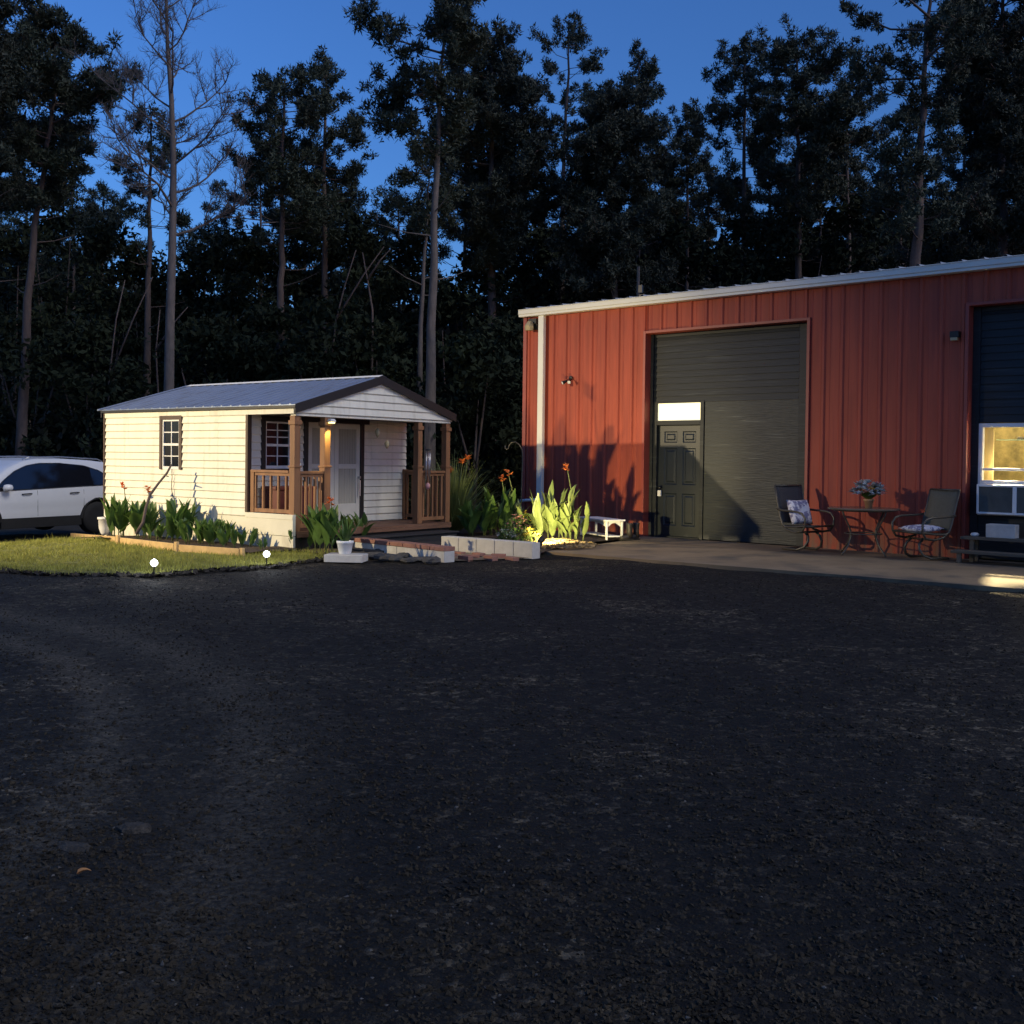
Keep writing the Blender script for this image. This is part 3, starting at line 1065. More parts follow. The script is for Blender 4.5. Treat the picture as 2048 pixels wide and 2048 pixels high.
for q, (v_, z_, s_) in enumerate(((2.05, 1.86, .11), (2.28, 1.66, .09))):
    b = MB()
    b.tube([(0, 0, 0.16 + (2.07 - z_) - .17), (0, 0, .05)], .0025, 4)
    b.lathe([(.008, -s_), (.03, -s_ * .5), (.038, 0), (.022, .035), (.004, .05)], n=10, sx=1.2, sy=.6)
    o = b.build("hanging_ornament", M["tan"], smooth=True, loc=hp(v_, 0.25, z_))
    tag(o, ("longer tan ornament hanging from the porch beam right of the doors", "small tan drop ornament hanging lower beside the longer one")[q], "ornament", "ornaments hanging from the porch beam")

# steps, walkway, low walls
b = MB()
b.box((0.85, -.42, -.04), (3.35, -.035, .14))
b.box((0.82, -.45, .14), (3.38, -.032, .165))
o = b.build("porch_step", M["dark_mat"], bevel=0.008, loc=(HX, HY, 0))
o.rotation_euler = (0, 0, HA - math.pi / 2)
tag(o, "long low black step along the front of the porch", "step")
b = MB()
b.box((0.55, -1.25, -.04), (3.1, -.46, .045))
o = b.build("rubber_mat", M["dark_mat"], bevel=0.01, loc=(HX, HY, 0))
o.rotation_euler = (0, 0, HA - math.pi / 2)
tag(o, "black mat on the ground below the porch step", "mat")


def to_h(p):
    q = Vector((p.x - HX, p.y - HY, 0))
    return q.dot(HV), q.dot(HU)


# low block wall with brick caps, left of the walkway (each block and cap is a thing)
A0, A1 = gp(706, 1100, 0.0), gp(889, 1121.5, 0.0)
dirA = (A1 - A0)
lenA = dirA.length
dirA.normalize()
rzA = math.atan2(dirA.y, dirA.x)
nb = 4
blk = lenA / nb
words = ["farthest from the gravel", "second from the porch", "third from the porch", "nearest the gravel, its end showing"]
for i in range(nb):
    b = MB()
    b.box((.004, 0, -.03), (blk - .004, .19, .125))
    o = b.build("concrete_block", M["block"], bevel=0.006, loc=A0 + dirA * (blk * i))
    o.rotation_euler = (0, 0, rzA)
    tag(o, "pale block under the brick caps of the low wall, " + words[i], "block", "blocks of the low capped wall")
ncap = 7
for i in range(ncap):
    b = MB()
    cl = lenA / ncap
    b.box((.004, -.012, .129), (cl - .006, .20, .188))
    o = b.build("brick", M["brick"], bevel=0.006, loc=A0 + dirA * (cl * i) + Vector((0, 0, .002 * (i % 2))))
    o.rotation_euler = (0, 0, rzA + .012 * math.sin(i * 2.1))
    tag(o, "reddish brick capping the low pale block wall", "brick", "bricks capping the low wall")
# grey block row, right of the walkway
B0, B1 = gp(882, 1072.5, 0.2), gp(1065.5, 1086, 0.2)
B0.z = B1.z = 0
dirB = B1 - B0
lenB = dirB.length
dirB.normalize()
rzB = math.atan2(dirB.y, dirB.x)
nb = 5
blk = lenB / nb
bw = ["nearest the porch", "second from the porch", "in the middle", "fourth from the porch", "beside the black spotlight"]
for i in range(nb):
    b = MB()
    b.box((.004, 0, -.04), (blk - .004, .19, .2))
    o = b.build("concrete_block", M["block"], bevel=0.008, loc=B0 + dirB * (blk * i))
    o.rotation_euler = (0, 0, rzB)
    tag(o, "grey block of the row edging the flower bed, " + bw[i], "block", "grey blocks edging the flower bed")
# loose brick paving between the two
pvs = [(0.25, .35), (0.62, .30), (.95, .42), (.40, .62), (.80, .68), (1.15, .72), (.20, .95), (.62, .98), (1.02, 1.0), (1.32, .98)]
k = 0
for i, (a_, c_) in enumerate(pvs):
    p = A1 - dirA * (1.35 - a_) + Vector((-dirA.y, dirA.x, 0)) * (c_ + .02) + dirA * .35
    b = MB()
    b.box((-.105, -.052, -.045), (.105, .052, .018 + .012 * (i % 3)))
    o = b.build("brick", M["brick"], bevel=0.006, loc=p)
    o.rotation_euler = (0, 0, rzA + (.5 if i % 4 == 0 else 0) + .15 * math.sin(i * 3.3))
    tag(o, "loose red brick laid flat on the walkway between the low walls", "brick", "bricks laid on the walkway")
P1, P2, P3, P4 = A1 - dirA * 1.4 + HV * .22, A1 + HV * .22 + dirA * .05, B1 - HV * .05 + dirA * .0, B0 - HV * .05
b = MB()
b.quad(*[(p.x, p.y, -.012) for p in (P1, P2, P3, P4)])
tag(b.build("path", M["concrete"]), kind="structure")

# flat dark stones along the front of the low wall
st = [(722, 1112, .16), (748, 1115, .17), (772, 1121, .15), (790, 1106, .13), (806, 1116, .14), (826, 1112, .13), (846, 1122, .19), (872, 1120, .16), (762, 1108, .12), (818, 1124, .14), (790, 1122, .11), (862, 1127, .13)]
for i, (x, y, r) in enumerate(st):
    p = gp(x, y, -.02)
    rock(p, (r * 1.15, r * .8, .055 + .02 * (i % 3)), M["stone"], "flat_stone", "flat dark stone lying along the foot of the low capped wall", group="flat stones by the low wall", seed=i)
# dark clods along the front edge of the lawn
n = 420
edge = [gp(x, y, 0) for x, y in ((-40, 1137), (0, 1137), (120, 1146), (300, 1148), (430, 1137), (540, 1131), (640, 1117), (680, 1110))]
cl = []
for i in range(n):
    t = random.random() * (len(edge) - 1)
    j = int(t)
    p = edge[j].lerp(edge[j + 1], t - j)
    cl.append((p.x + random.gauss(0, .05), p.y - .06 + random.gauss(0, .06), random.uniform(.02, .07)))
cl = np.array(cl)
T = OCT[None] * rng.uniform(.6, 1.3, (n, 6, 1)) * np.array([1.2, .9, .6])
V = np.einsum('nij,nkj->nki', rand_rot(n), T) * cl[:, 2][:, None, None] * np.array([1, 1, .6])
V += np.stack([cl[:, 0], cl[:, 1], -.01 + 0 * cl[:, 0]], 1)[:, None]
tag(np_mesh("soil_clods", V[:, OF].reshape(-1, 3), 3, M["soil"]), "dark crumbly soil edge along the front of the lawn", "soil", kind="stuff")

# slab and pot
p = gp(700, 1122, 0)
b = MB()
b.box((-.28, 0, -.03), (.26, .34, .075))
o = b.build("paving_slab", M["block"], bevel=0.008, loc=gp(687, 1121, 0))
o.rotation_euler = (0, 0, -.12)
tag(o, "pale slab on the gravel edge carrying the white flower pot", "slab")
pot = thing("potted_plant", "white round pot of green leaves on the pale slab", "potted plant", tuple(gp(690, 1108, .075)))
b = MB()
b.lathe([(.075, 0), (.085, .01), (.112, .15), (.118, .152), (.120, .185), (.108, .187), (.100, .16)], n=24)
b.build("pot", M["pot"], pot, smooth=True)
b = MB()
for i in range(26):
    a = random.uniform(0, 6.28)
    t = random.uniform(.15, .75)
    b.leaf((.03 * math.cos(a), .03 * math.sin(a), .15), (math.cos(a) * t, math.sin(a) * t, 1), random.uniform(.2, .45), random.uniform(.018, .03), .5)
b.build("foliage", M["leaf"], pot, smooth=True)

# lawn lamps
for i, (x, y) in enumerate(((308, 1150), (533, 1130))):
    s_ = thing("solar_light", ("glowing white solar light on a stake, farther out on the lawn's gravel edge",
                               "glowing white solar light on a stake near the cabin's porch corner")[i], "lamp", tuple(gp(x, y, 0)), group="solar lights on the lawn")
    b = MB()
    b.tube([(0, 0, -.05), (0, 0, .10)], .008, 8)
    b.lathe([(.03, .095), (.032, .10), (.012, .11)], n=14)
    b.build("stake", M["lamp_black"], s_)
    b = MB()
    b.lathe([(.040 * math.sin(math.pi * q / 12) + .002, .144 - .038 * math.cos(math.pi * q / 12)) for q in range(13)], n=24)
    b.build("globe", M["solar"], s_, smooth=True)
    ld = bpy.data.lights.new("solar_lamp", 'POINT')
    ld.energy = 2.2
    ld.color = (0.9, 0.95, 1.0)
    ld.shadow_soft_size = 0.05
    lo = bpy.data.objects.new("solar_lamp", ld)
    col.objects.link(lo)
    lo.location = gp(x, y, 0) + Vector((0, 0, .24))
    b = MB()
    b.lathe([(.02, .179), (.03, .183), (.004, .19)], n=14)
    b.build("cap", M["chrome"], s_, smooth=True)

# ------------------------------------------------------------------ the bed along the cabin
b = MB()
for u in range(13):
    for v_ in range(4):
        u0, u1, v0, v1 = -.1 + .4 * u, -.1 + .4 * (u + 1), -.9 + .225 * v_, -.9 + .225 * (v_ + 1)
        def q(v, u_):
            p = hp(v, u_)
            return (p.x, p.y, zt(p.x, p.y) + .045 + .02 * math.sin(7 * u_ + 5 * v) * math.sin(3 * u_ - 4 * v))
        b.quad(q(v0, u0), q(v1, u0), q(v1, u1), q(v0, u1))
tag(b.build("flower_bed", M["mulch"], smooth=True), kind="structure")
bd = [((143, 1077), (233, 1087), "farthest from the porch"), ((241, 1089), (349, 1102), "in the middle of the bed's edge"), ((357, 1104), (479, 1113), "nearest the porch")]
for i, (a_, c_, wd) in enumerate(bd):
    a_, c_ = gp(*a_), gp(*c_)
    b = MB()
    b.bar(a_ + Vector((0, 0, .045)), c_ + Vector((0, 0, .045)), .04, .13)
    tag(b.build("timber_board", M["timber"], bevel=0.004), "raw yellow board edging the cabin's flower bed, " + wd, "board", "boards edging the cabin bed")
for i, ((x, y), wd) in enumerate((((236, 1089), "between the far and middle boards"), ((353, 1104), "between the middle and near boards"), ((484, 1113), "at the porch end of the boards"))):
    p = gp(x, y)
    b = MB()
    b.box((-.03, -.025, -.05), (.03, .025, .15 - .03 * (i == 2)))
    o = b.build("timber_stake", M["timber"], bevel=0.004, loc=p)
    o.rotation_euler = (0, 0, HA)
    tag(o, "short raw wood stake " + wd, "stake", "stakes holding the bed boards")


def flower_head(b_, c, r, n_=9, up_=.4):
    for i_ in range(n_):
        a = random.uniform(0, 6.28)
        b_.leaf(c, (math.cos(a), math.sin(a), random.uniform(-.1, 1.0) * up_ * 2), r * random.uniform(.7, 1.1), r * random.uniform(.22, .38), .6, n=4)


def canna(loc, label, h, n_leaf, lw=1.0, flower=None, fh=None, leaf_mat="leaf", stems=3, spread=.16, extra_flower=None, lean=(0, 0)):
    t = thing("canna_plant", label, "plant", tuple(loc))
    fo = MB()
    heads = []
    stems = stems + 2
    for s_ in range(stems):
        a = 6.283 * s_ / stems + random.uniform(-.5, .5)
        rr_ = spread * random.uniform(.25, 1.15)
        bx_, by_ = rr_ * math.cos(a), rr_ * math.sin(a)
        hh = h * random.uniform(.55, .98)
        top = Vector((bx_ * 1.6 + random.gauss(0, .03), by_ * 1.6 + random.gauss(0, .03), hh))
        stm = MB()
        stm.tube([(bx_, by_, -.02), top * .5 + Vector((bx_, by_, 0)) * .25, top * .97], .011, 6, .005)
        stm.build("stem", M["stem"], t, smooth=True)
        k_ = max(3, int(n_leaf * 1.7) // stems)
        for i_ in range(k_):
            f = (i_ + .6) / k_
            bp = Vector((bx_, by_, 0)).lerp(top, .06 + .70 * f)
            aa = a + random.uniform(-1.9, 1.9)
            tl = (.22 + .75 * (1 - f) * random.random()) * random.uniform(.6, 1.3)
            ln = min(random.uniform(.24, .40) * lw * (1.15 - .35 * f), max(.12, (h * 1.06 - bp.z)))
            fo.leaf(bp, (math.cos(aa) * tl, math.sin(aa) * tl, 1), ln, ln * random.uniform(*((.11, .17) if leaf_mat == 'leaf_pale' else (.14, .23))), random.choice((.15, .5, .9, 1.3, 2.0)) * random.uniform(.6, 1.2), random.uniform(.15, .6), 7, random.uniform(.62, .8))
        if s_ == 0 or (extra_flower and s_ <= extra_flower):
            heads.append(top)
    fo.build("foliage", M[leaf_mat], t, smooth=True)
    if flower:
        for i_, top in enumerate(heads):
            tp = Vector((top.x * .6, top.y * .6, (fh or h + .2) - .10 * i_))
            st_ = MB()
            st_.tube([top * .9, tp], .009, 6, .006)
            st_.build("flower_stalk", M["stem"], t, smooth=True)
            fl = MB()
            for q in range(4):
                flower_head(fl, tp + Vector((random.gauss(0, .022), random.gauss(0, .022), -.03 * q)), .075, 7, .6)
            fl.build("flower", M[flower], t, smooth=True)
    return t


def hgt(x, ytop, p):
    """real height of something standing at p whose top is seen at pixel row ytop"""
    d = ray(x, ytop)
    return CAMH + d.z * (p.y / d.y) - p.z


BED = None


def px_of(p):
    d = p - Vector((0, 0, CAMH))
    yc, zc_ = d.y * cp - d.z * sp, d.z * cp + d.y * sp
    return 1024 + F * (d.x / yc) * cr + F * (zc_ / yc) * sr


def cn(x, ybase, ytop, label, **kw):
    p = gp(x, ybase or 1080) + Vector((0, 0, .03))
    if ybase is BED:
        u_ = min((abs(px_of(hp(kw.get("v", -.42), q * .02)) - x), q * .02) for q in range(-10, 260))[1]
        p = hp(kw.pop("v", -.42), u_)
        p.z = zt(p.x, p.y) + .04
    if "ftop" in kw:
        kw["fh"] = hgt(x, kw.pop("ftop"), p)
    return canna(p, label, hgt(x, ytop, p), **kw)


# cannas along the cabin wall
cn(240, BED, 990, "green canna with an orange flower at the far end of the cabin bed", n_leaf=24, flower="orange", ftop=968, lw=1.2, stems=4)
cn(285, BED, 1000, "green canna with a small orange flower beside the bent branch", n_leaf=22, flower="orange", ftop=974, lw=1.15, stems=4)
cn(316, BED, 1046, "low leafy canna between the bent branch and the cabin window", n_leaf=12, lw=.8, stems=3, spread=.2)
cn(356, BED, 1000, "tall upright canna below the cabin's side window", n_leaf=22, lw=1.25, stems=3)
cn(398, BED, 1038, "bushy green canna in the middle of the cabin bed", n_leaf=25, lw=1.05, stems=4, spread=.22)
cn(434, BED, 1040, "dark leafy canna toward the porch end of the bed", n_leaf=24, lw=.95, stems=4, spread=.22)
cn(475, BED, 1058, "low canna at the porch end of the bed boards", n_leaf=21, lw=.85, stems=4, spread=.22)
cn(523, BED, 1082, "tiny sprout with a few leaves by the porch corner skirting", n_leaf=9, lw=.45, stems=2, spread=.08)
p = hp(-.12, 1.72, .03)
b = MB()
b.leaf((0, 0, hgt(423, 1040, p)), (.05, -.1, 1), .24, .055, .05, .1, 8, .7, Vector((1, .3, 0)))
b.tube([(0, 0, -.02), (0, 0, hgt(423, 1036, p))], .008, 6)
tag(b.build("leaf_ornament", M["leaf_grey"], smooth=True, loc=p), "single blue-grey leaf-shaped ornament on a stake against the cabin wall", "ornament")
b = MB()
b.tube([dp(x, y, D) for x, y, D in ((343, 929, 17.05), (334, 946, 17.05), (316, 968, 17.0), (300, 990, 16.9), (292, 1015, 16.85), (286, 1045, 16.85), (272, 1068, 16.8))], .016, 8, .028)
b.tube([dp(x, y, D) for x, y, D in ((330, 951, 17.03), (337, 953, 16.9))], .012, 6, .008)
tag(b.build("bent_branch", M["bark"], smooth=True), "bare bent branch leaning from the bed up to the cabin window", "branch")
q0 = hp(-0.03, 2.93, 1.19)
cd = thing("power_cord", "thin cord running from the cabin window down to a small white outlet box", "cord", tuple(q0), HA - math.pi / 2)
b = MB()
b.tube([(-.01, 0, 0), (-.02, -.02, -.15), (-.012, .01, -.3), (-.02, -.05, -.5)], .006, 6)
b.build("cable", M["lamp_black"], cd, smooth=True)
b = MB()
b.box((-.05, -.09, -.62), (.01, .0, -.5))
b.build("outlet_box", M["white"], cd, bevel=0.006)
# things at the far corner of the cabin
p = gp(196, 1062)
b = MB()
b.box((-.2, -.1, -.02), (.2, .1, .21))
o = b.build("cinder_block", M["concrete"], bevel=0.008, loc=p)
o.rotation_euler = (0, 0, .1)
tag(o, "grey cinder block on the ground between the car's wheel and the cabin", "block")
p = hp(-.09, L - .12, 0)
b = MB()
b.lathe([(.05, .0), (.07, .03), (.10, .12), (.11, .27), (.125, .275), (.125, .31), (.10, .312)], n=20)
tag(b.build("urn", M["white"], smooth=True, loc=p), "white urn standing against the cabin's far corner", "urn")

# plants left of the porch steps
cn(655, 1107, 1012, "bright green canna left of the porch steps behind the white pot", n_leaf=18, lw=1.25, flower="orange", ftop=998, stems=4, spread=.2)
cn(706, 1090, 1025, "dark canna with one upright leaf beside the porch steps", n_leaf=9, lw=1.0, stems=3, spread=.16)
cn(612, 1100, 1058, "low spreading dark-leaved plant at the porch corner", n_leaf=18, lw=.9, stems=5, spread=.26)
b = MB()
for a_, c_ in (((-.15, -1.2), (.55, -.06)),):
    for i in range(6):
        for j in range(6):
            def q2(v, u_):
                p = hp(v, u_)
                return (p.x, p.y, .02 + .015 * math.sin(9 * v + 7 * u_))
            v0, v1 = a_[0] + (c_[0] - a_[0]) * i / 6, a_[0] + (c_[0] - a_[0]) * (i + 1) / 6
            u0, u1 = a_[1] + (c_[1] - a_[1]) * j / 6, a_[1] + (c_[1] - a_[1]) * (j + 1) / 6
            b.quad(q2(v0, u0), q2(v1, u0), q2(v1, u1), q2(v0, u1))
tag(b.build("soil_bed", M["mulch"], smooth=True), kind="structure")

# the big flower bed right of the porch
b = MB()
bedp = [B0 + HV * .15, B1 + HV * .1, gp(1090, 1104, 0), wp(3.2, 2.4), wp(3.1, .1), wp(-.2, .1), hp(4.0, .3)]
c0 = sum(bedp, Vector()) / len(bedp)
for i in range(len(bedp)):
    a_, c_ = bedp[i], bedp[(i + 1) % len(bedp)]
    b.quad((a_.x, a_.y, .01), (c_.x, c_.y, .01), ((c_.x + c0.x) / 2, (c_.y + c0.y) / 2, .04), ((a_.x + c0.x) / 2, (a_.y + c0.y) / 2, .04))
    b.quad(((a_.x + c0.x) / 2, (a_.y + c0.y) / 2, .04), ((c_.x + c0.x) / 2, (c_.y + c0.y) / 2, .04), (c0.x, c0.y, .05))
tag(b.build("planting_bed", M["mulch"], smooth=True), kind="structure")
p = gp(905, 1062, .03)
sp_ = thing("strap_leaf_plant", "large fountain of long narrow leaves right of the porch", "plant", tuple(p))
b = MB()
H_ = hgt(905, 912, p)
for i in range(600):
    a = random.uniform(0, 6.283)
    t = abs(random.gauss(0, .75)) + .05
    ln = H_ * random.uniform(.55, 1.15)
    r0 = random.uniform(0, .16)
    b.leaf((r0 * math.cos(a), r0 * math.sin(a), 0), (math.cos(a) * t, math.sin(a) * t, 1), ln, random.uniform(.010, .018), random.uniform(.5, 2.2), .3, 9, .45)
b.build("foliage", M["strap"], sp_, smooth=True)
for i, (dx, dy, hh) in enumerate(((.18, -.1, .93), (-.05, -.05, .8), (.27, .1, .98))):
    b = MB()
    b.tube([(dx * .3, dy * .3, 0), (dx, dy, H_ * hh)], .008, 6, .005)
    b.build("flower_stalk", M["stem"], sp_, smooth=True)
    b = MB()
    for q in range(3):
        flower_head(b, Vector((dx, dy, H_ * hh - .02 * q)), .10, 8, .7)
    b.build("flower", M["orange"], sp_, smooth=True)
cn(952, 1074, 1000, "broad dark-green canna in front of the narrow-leaved plant", n_leaf=26, lw=1.35, stems=5, spread=.22)
cn(990, 1074, 975, "tall canna with an orange flower head behind the broad dark one", n_leaf=26, lw=1.3, flower="orange", ftop=942, stems=5, spread=.24, leaf_mat="leaf", extra_flower=1)
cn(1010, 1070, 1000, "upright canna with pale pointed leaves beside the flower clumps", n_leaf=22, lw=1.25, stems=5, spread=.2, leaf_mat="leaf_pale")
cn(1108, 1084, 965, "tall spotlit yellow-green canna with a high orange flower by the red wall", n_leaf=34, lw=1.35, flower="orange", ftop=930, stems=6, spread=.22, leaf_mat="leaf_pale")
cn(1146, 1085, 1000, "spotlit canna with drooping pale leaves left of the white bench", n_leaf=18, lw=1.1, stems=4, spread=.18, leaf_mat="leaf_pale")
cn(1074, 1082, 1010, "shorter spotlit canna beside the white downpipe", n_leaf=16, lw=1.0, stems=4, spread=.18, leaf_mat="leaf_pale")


def clump(x, y, r, hh, label, petal, n_f=30, body="leaf"):
    p = gp(x, y, .03)
    t = thing("flower_clump", label, "flowers", tuple(p), group="flower clumps in the planting bed")
    b_ = MB()
    for i_ in range(150):
        a, e = random.uniform(0, 6.283), random.uniform(0, 1)
        q = Vector((r * math.cos(a) * random.random() ** .5, r * math.sin(a) * random.random() ** .5, hh * e * .9))
        b_.leaf(q, (random.gauss(0, 1), random.gauss(0, 1), .8), .09, .018, .4, n=3)
    b_.build("foliage", M[body], t, smooth=True)
    f_ = MB()
    for i_ in range(n_f):
        a = random.uniform(0, 6.283)
        rr = random.random() ** .5
        q = Vector((r * rr * math.cos(a), r * rr * math.sin(a), hh * (1.05 - .5 * rr * rr) * random.uniform(.75, 1.1)))
        flower_head(f_, q, .05, 6, .3)
    f_.build("blossom", M[petal], t, smooth=True)
    return t


clump(1012, 1086, .17, .20, "low clump of small white flowers behind the grey blocks", "white_petal", 34)
clump(1034, 1080, .22, .40, "clump of pale pink flowers behind the white ones", "pink", 40)
clump(1053, 1078, .17, .46, "taller clump of yellow flowers beside the hook pole", "yellow", 30)
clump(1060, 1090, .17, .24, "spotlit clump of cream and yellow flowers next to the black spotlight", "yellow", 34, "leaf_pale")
clump(985, 1066, .16, .26, "dusky purple-leaved clump beside the dark cannas", "purple", 20, "purple")
# straw mulch under the spotlight
n = 2600
cpt = gp(1115, 1096, 0)
an = rng.uniform(0, 6.283, n)
rr = np.sqrt(rng.random(n))
X, Y = cpt.x + rr * .62 * np.cos(an), cpt.y + .25 + rr * .7 * np.sin(an)
Z = .03 + .09 * (1 - rr) + rng.uniform(0, .02, n)
a2 = rng.uniform(0, 6.283, n)
ll = rng.uniform(.04, .12, n)
dx, dy = np.cos(a2) * ll, np.sin(a2) * ll
qd = np.zeros((n, 4, 3))
for k_, (f, w_) in enumerate(((0, -1), (1, -1), (1, 1), (0, 1))):
    qd[:, k_] = np.stack([X + dx * f - w_ * .004 * np.sin(a2), Y + dy * f + w_ * .004 * np.cos(a2), Z + .03 * f * (rng.random(n) - .5)], 1)
tag(np_mesh("straw_mulch", qd.reshape(-1, 3), 4, M["straw"]), "spotlit straw mulch heaped round the pale cannas", "mulch", kind="stuff")
# garden spotlight
p = gp(1081, 1101, 0)
gs = thing("garden_spotlight", "small black stake spotlight at the end of the grey blocks", "lamp", tuple(p), math.atan2(3.6, 1.65))
b = MB()
b.tube([(0, 0, -.05), (0, 0, .10)], .01, 8)
b.build("stake", M["lamp_black"], gs)
b = MB()
b.tube([(-.05, 0, .13), (.0, 0, .15), (.06, 0, .175)], [.035, .045, .05], 14)
b.tube([(0, 0, .08), (0, 0, .15)], .022, 8)
b.build("housing", M["lamp_black"], gs, smooth=False)
b = MB()
b.tube([(.061, 0, .1755), (.066, 0, .1775)], .042, 14)
b.build("lens", M["lens"], gs)
ld = bpy.data.lights.new("garden_spot", 'SPOT')
ld.energy = 190
ld.color = (1.0, 0.80, 0.36)
ld.spot_size = R(95)
ld.spot_blend = 0.5
ld.shadow_soft_size = 0.03
lo = bpy.data.objects.new("garden_spot", ld)
col.objects.link(lo)
lo.location = p + Vector((.05, .10, .20))
lo.rotation_euler = (wp(1.8, 0, 1.25) - lo.location).to_track_quat('-Z', 'Y').to_euler()
# shepherd hook
hk = dp(1042, 1050, 20.6)
g0 = zt(hk.x, hk.y)
b = MB()
pts = [Vector((hk.x, hk.y, g0 - .1))] + [dp(x, y, 20.6) for x, y in ((1042.5, 1000), (1044, 950), (1045.5, 915), (1044, 900), (1039, 890), (1031, 884), (1023, 885), (1018, 891), (1016, 897), (1013, 899), (1010, 896), (1010, 891))]
b.tube(pts, .013, 8, .010)
tag(b.build("shepherd_hook", M["frame"], smooth=True), "tall thin shepherd's hook standing at the red building's corner", "hook")

# ------------------------------------------------------------------ red building
red = thing("metal_building", "long red ribbed-metal building with cream gutter and two dark bay openings", "building", (RX, RY, 0), RA)
BL, BD, ZW = 16.0, 9.0, 4.31
OP1, OP2 = (2.97, 6.18, 0, 3.785), (8.77, 12.0, 0, 3.805)
RIB = 0.3175


def ribbed(b_, s0, s1, z0, z1):
    k_ = math.ceil((s0 - 0.113) / RIB - 1)
    xs = [(s0, None)]
    while True:
        c = 0.113 + RIB * k_
        k_ += 1
        if c - .05 > s1:
            break
        for d, o in ((-.045, 0), (-.020, -.03), (.020, -.03), (.045, 0)):
            if s0 < c + d < s1:
                xs.append((c + d, o))
        for d in (-.15, .11):
            for e, o in ((-.012, 0), (0, -.005), (.012, 0)):
                if s0 < c + d + e < s1 and d > 0:
                    xs.append((c + d + e, o))
    xs.append((s1, None))
    xs = sorted((x, 0 if o is None else o) for x, o in xs)
    for (xa, oa), (xb, ob) in zip(xs[:-1], xs[1:]):
        b_.quad((xa, oa, z0), (xb, ob, z0), (xb, ob, z1), (xa, oa, z1))


b = MB()
ribbed(b, 0, OP1[0], 0, ZW)
ribbed(b, OP1[0], OP1[1], OP1[3], ZW)
ribbed(b, OP1[1], OP2[0], 0, ZW)
ribbed(b, OP2[0], OP2[1], OP2[3], ZW)
ribbed(b, OP2[1], BL, 0, ZW)
b.quad((0, 0.002, 0), (0, BD, 0), (0, BD, ZW), (0, BD / 2, ZW + .45), (0, 0.002, ZW))
b.quad((BL, 0.002, 0), (BL, BD, 0), (BL, BD, ZW), (BL, BD / 2, ZW + .45), (BL, 0.002, ZW))
b.quad((0, BD, 0), (BL, BD, 0), (BL, BD, ZW), (0, BD, ZW))
b.build("wall", M["red"], red)
b = MB()                                                        # corner flashing and opening trims
b.box((-.02, -.04, 0), (.07, .0, ZW))
b.build("corner_flashing", M["red_trim"], red, bevel=0.004)
for op in (OP1, OP2):
    b = MB()
    b.box((op[0] - .05, -.042, 0), (op[0] + .003, .2, op[3] + .05))
    b.box((op[1] - .003, -.042, 0), (op[1] + .05, .2, op[3] + .05))
    b.box((op[0] + .002, -.041, op[3]), (op[1] - .002, .2, op[3] + .049))
    b.build("opening_trim", M["red_trim"], red, bevel=0.004)
b = MB()
b.box((-.05, -.16, ZW), (BL, -.005, ZW + .05))
b.box((-.05, -.175, ZW + .05), (BL, -.005, ZW + .135))
b.box((-.05, -.185, ZW + .135), (BL, -.15, ZW + .15))
b.build("gutter", M["gutter"], red, bevel=0.008)
b = MB()
b.box((.445, -.13, .03), (.585, -.045, ZW - .001))
b.build("downpipe", M["gutter"], red, bevel=0.012)
b = MB()
b.tube([(0.02, -.10, .57), (.445, -.10, .61)], .03, 10)
b.build("drain_pipe", M["white"], red, smooth=True)
b = MB()
x = -.05
while x < BL:
    b.box((x + .1, -.20, ZW + .165), (x + .16, BD / 2, ZW + .2), Matrix.Rotation(0, 4, 'X'))
    x += RIB
b2 = MB()
for (y0, z0, y1, z1) in ((-.14, ZW + .155, BD / 2, ZW + .55), (BD + .1, ZW + .155, BD / 2, ZW + .55)):
    x = -.08
    while x < BL:
        b2.quad((x, y0, z0), (x + .13, y0, z0), (x + .13, y1, z1), (x, y1, z1))
        b2.quad((x + .13, y0, z0), (x + .15, y0, z0 + .03), (x + .15, y1, z1 + .03), (x + .13, y1, z1))
        b2.quad((x + .15, y0, z0 + .03), (x + .19, y0, z0 + .03), (x + .19, y1, z1 + .03), (x + .15, y1, z1 + .03))
        b2.quad((x + .19, y0, z0 + .03), (x + .21, y0, z0), (x + .21, y1, z1), (x + .19, y1, z1 + .03))
        b2.quad((x + .21, y0, z0), (x + RIB, y0, z0), (x + RIB, y1, z1), (x + .21, y1, z1))
        x += RIB
b2.build("roof", M["metal_roof"], red)
b = MB()
b.tube([(2.56, .3, 4.5), (2.56, .3, 5.12)], .028, 8)
b.box((2.57, .28, 4.62), (2.66, .32, 4.76))
b.box((2.60, .27, 4.45), (2.72, .33, 4.58))
b.build("roof_mast", M["rim"], red)
# infill of the first bay
IN = .2


def infill(op, board_z, name="bay_infill"):
    b_ = MB()
    s0, s1 = op[0] + .06, op[1] - .24
    z = board_z
    hh = 0.116
    while z < op[3] - .07:
        ze = min(z + hh, op[3] - .06)
        b_.quad((s0, IN - .018, z), (s1, IN - .018, z), (s1, IN, ze), (s0, IN, ze))
        b_.quad((s0, IN, z), (s1, IN, z), (s1, IN - .018, z), (s0, IN - .018, z))
        z = ze
    return b_


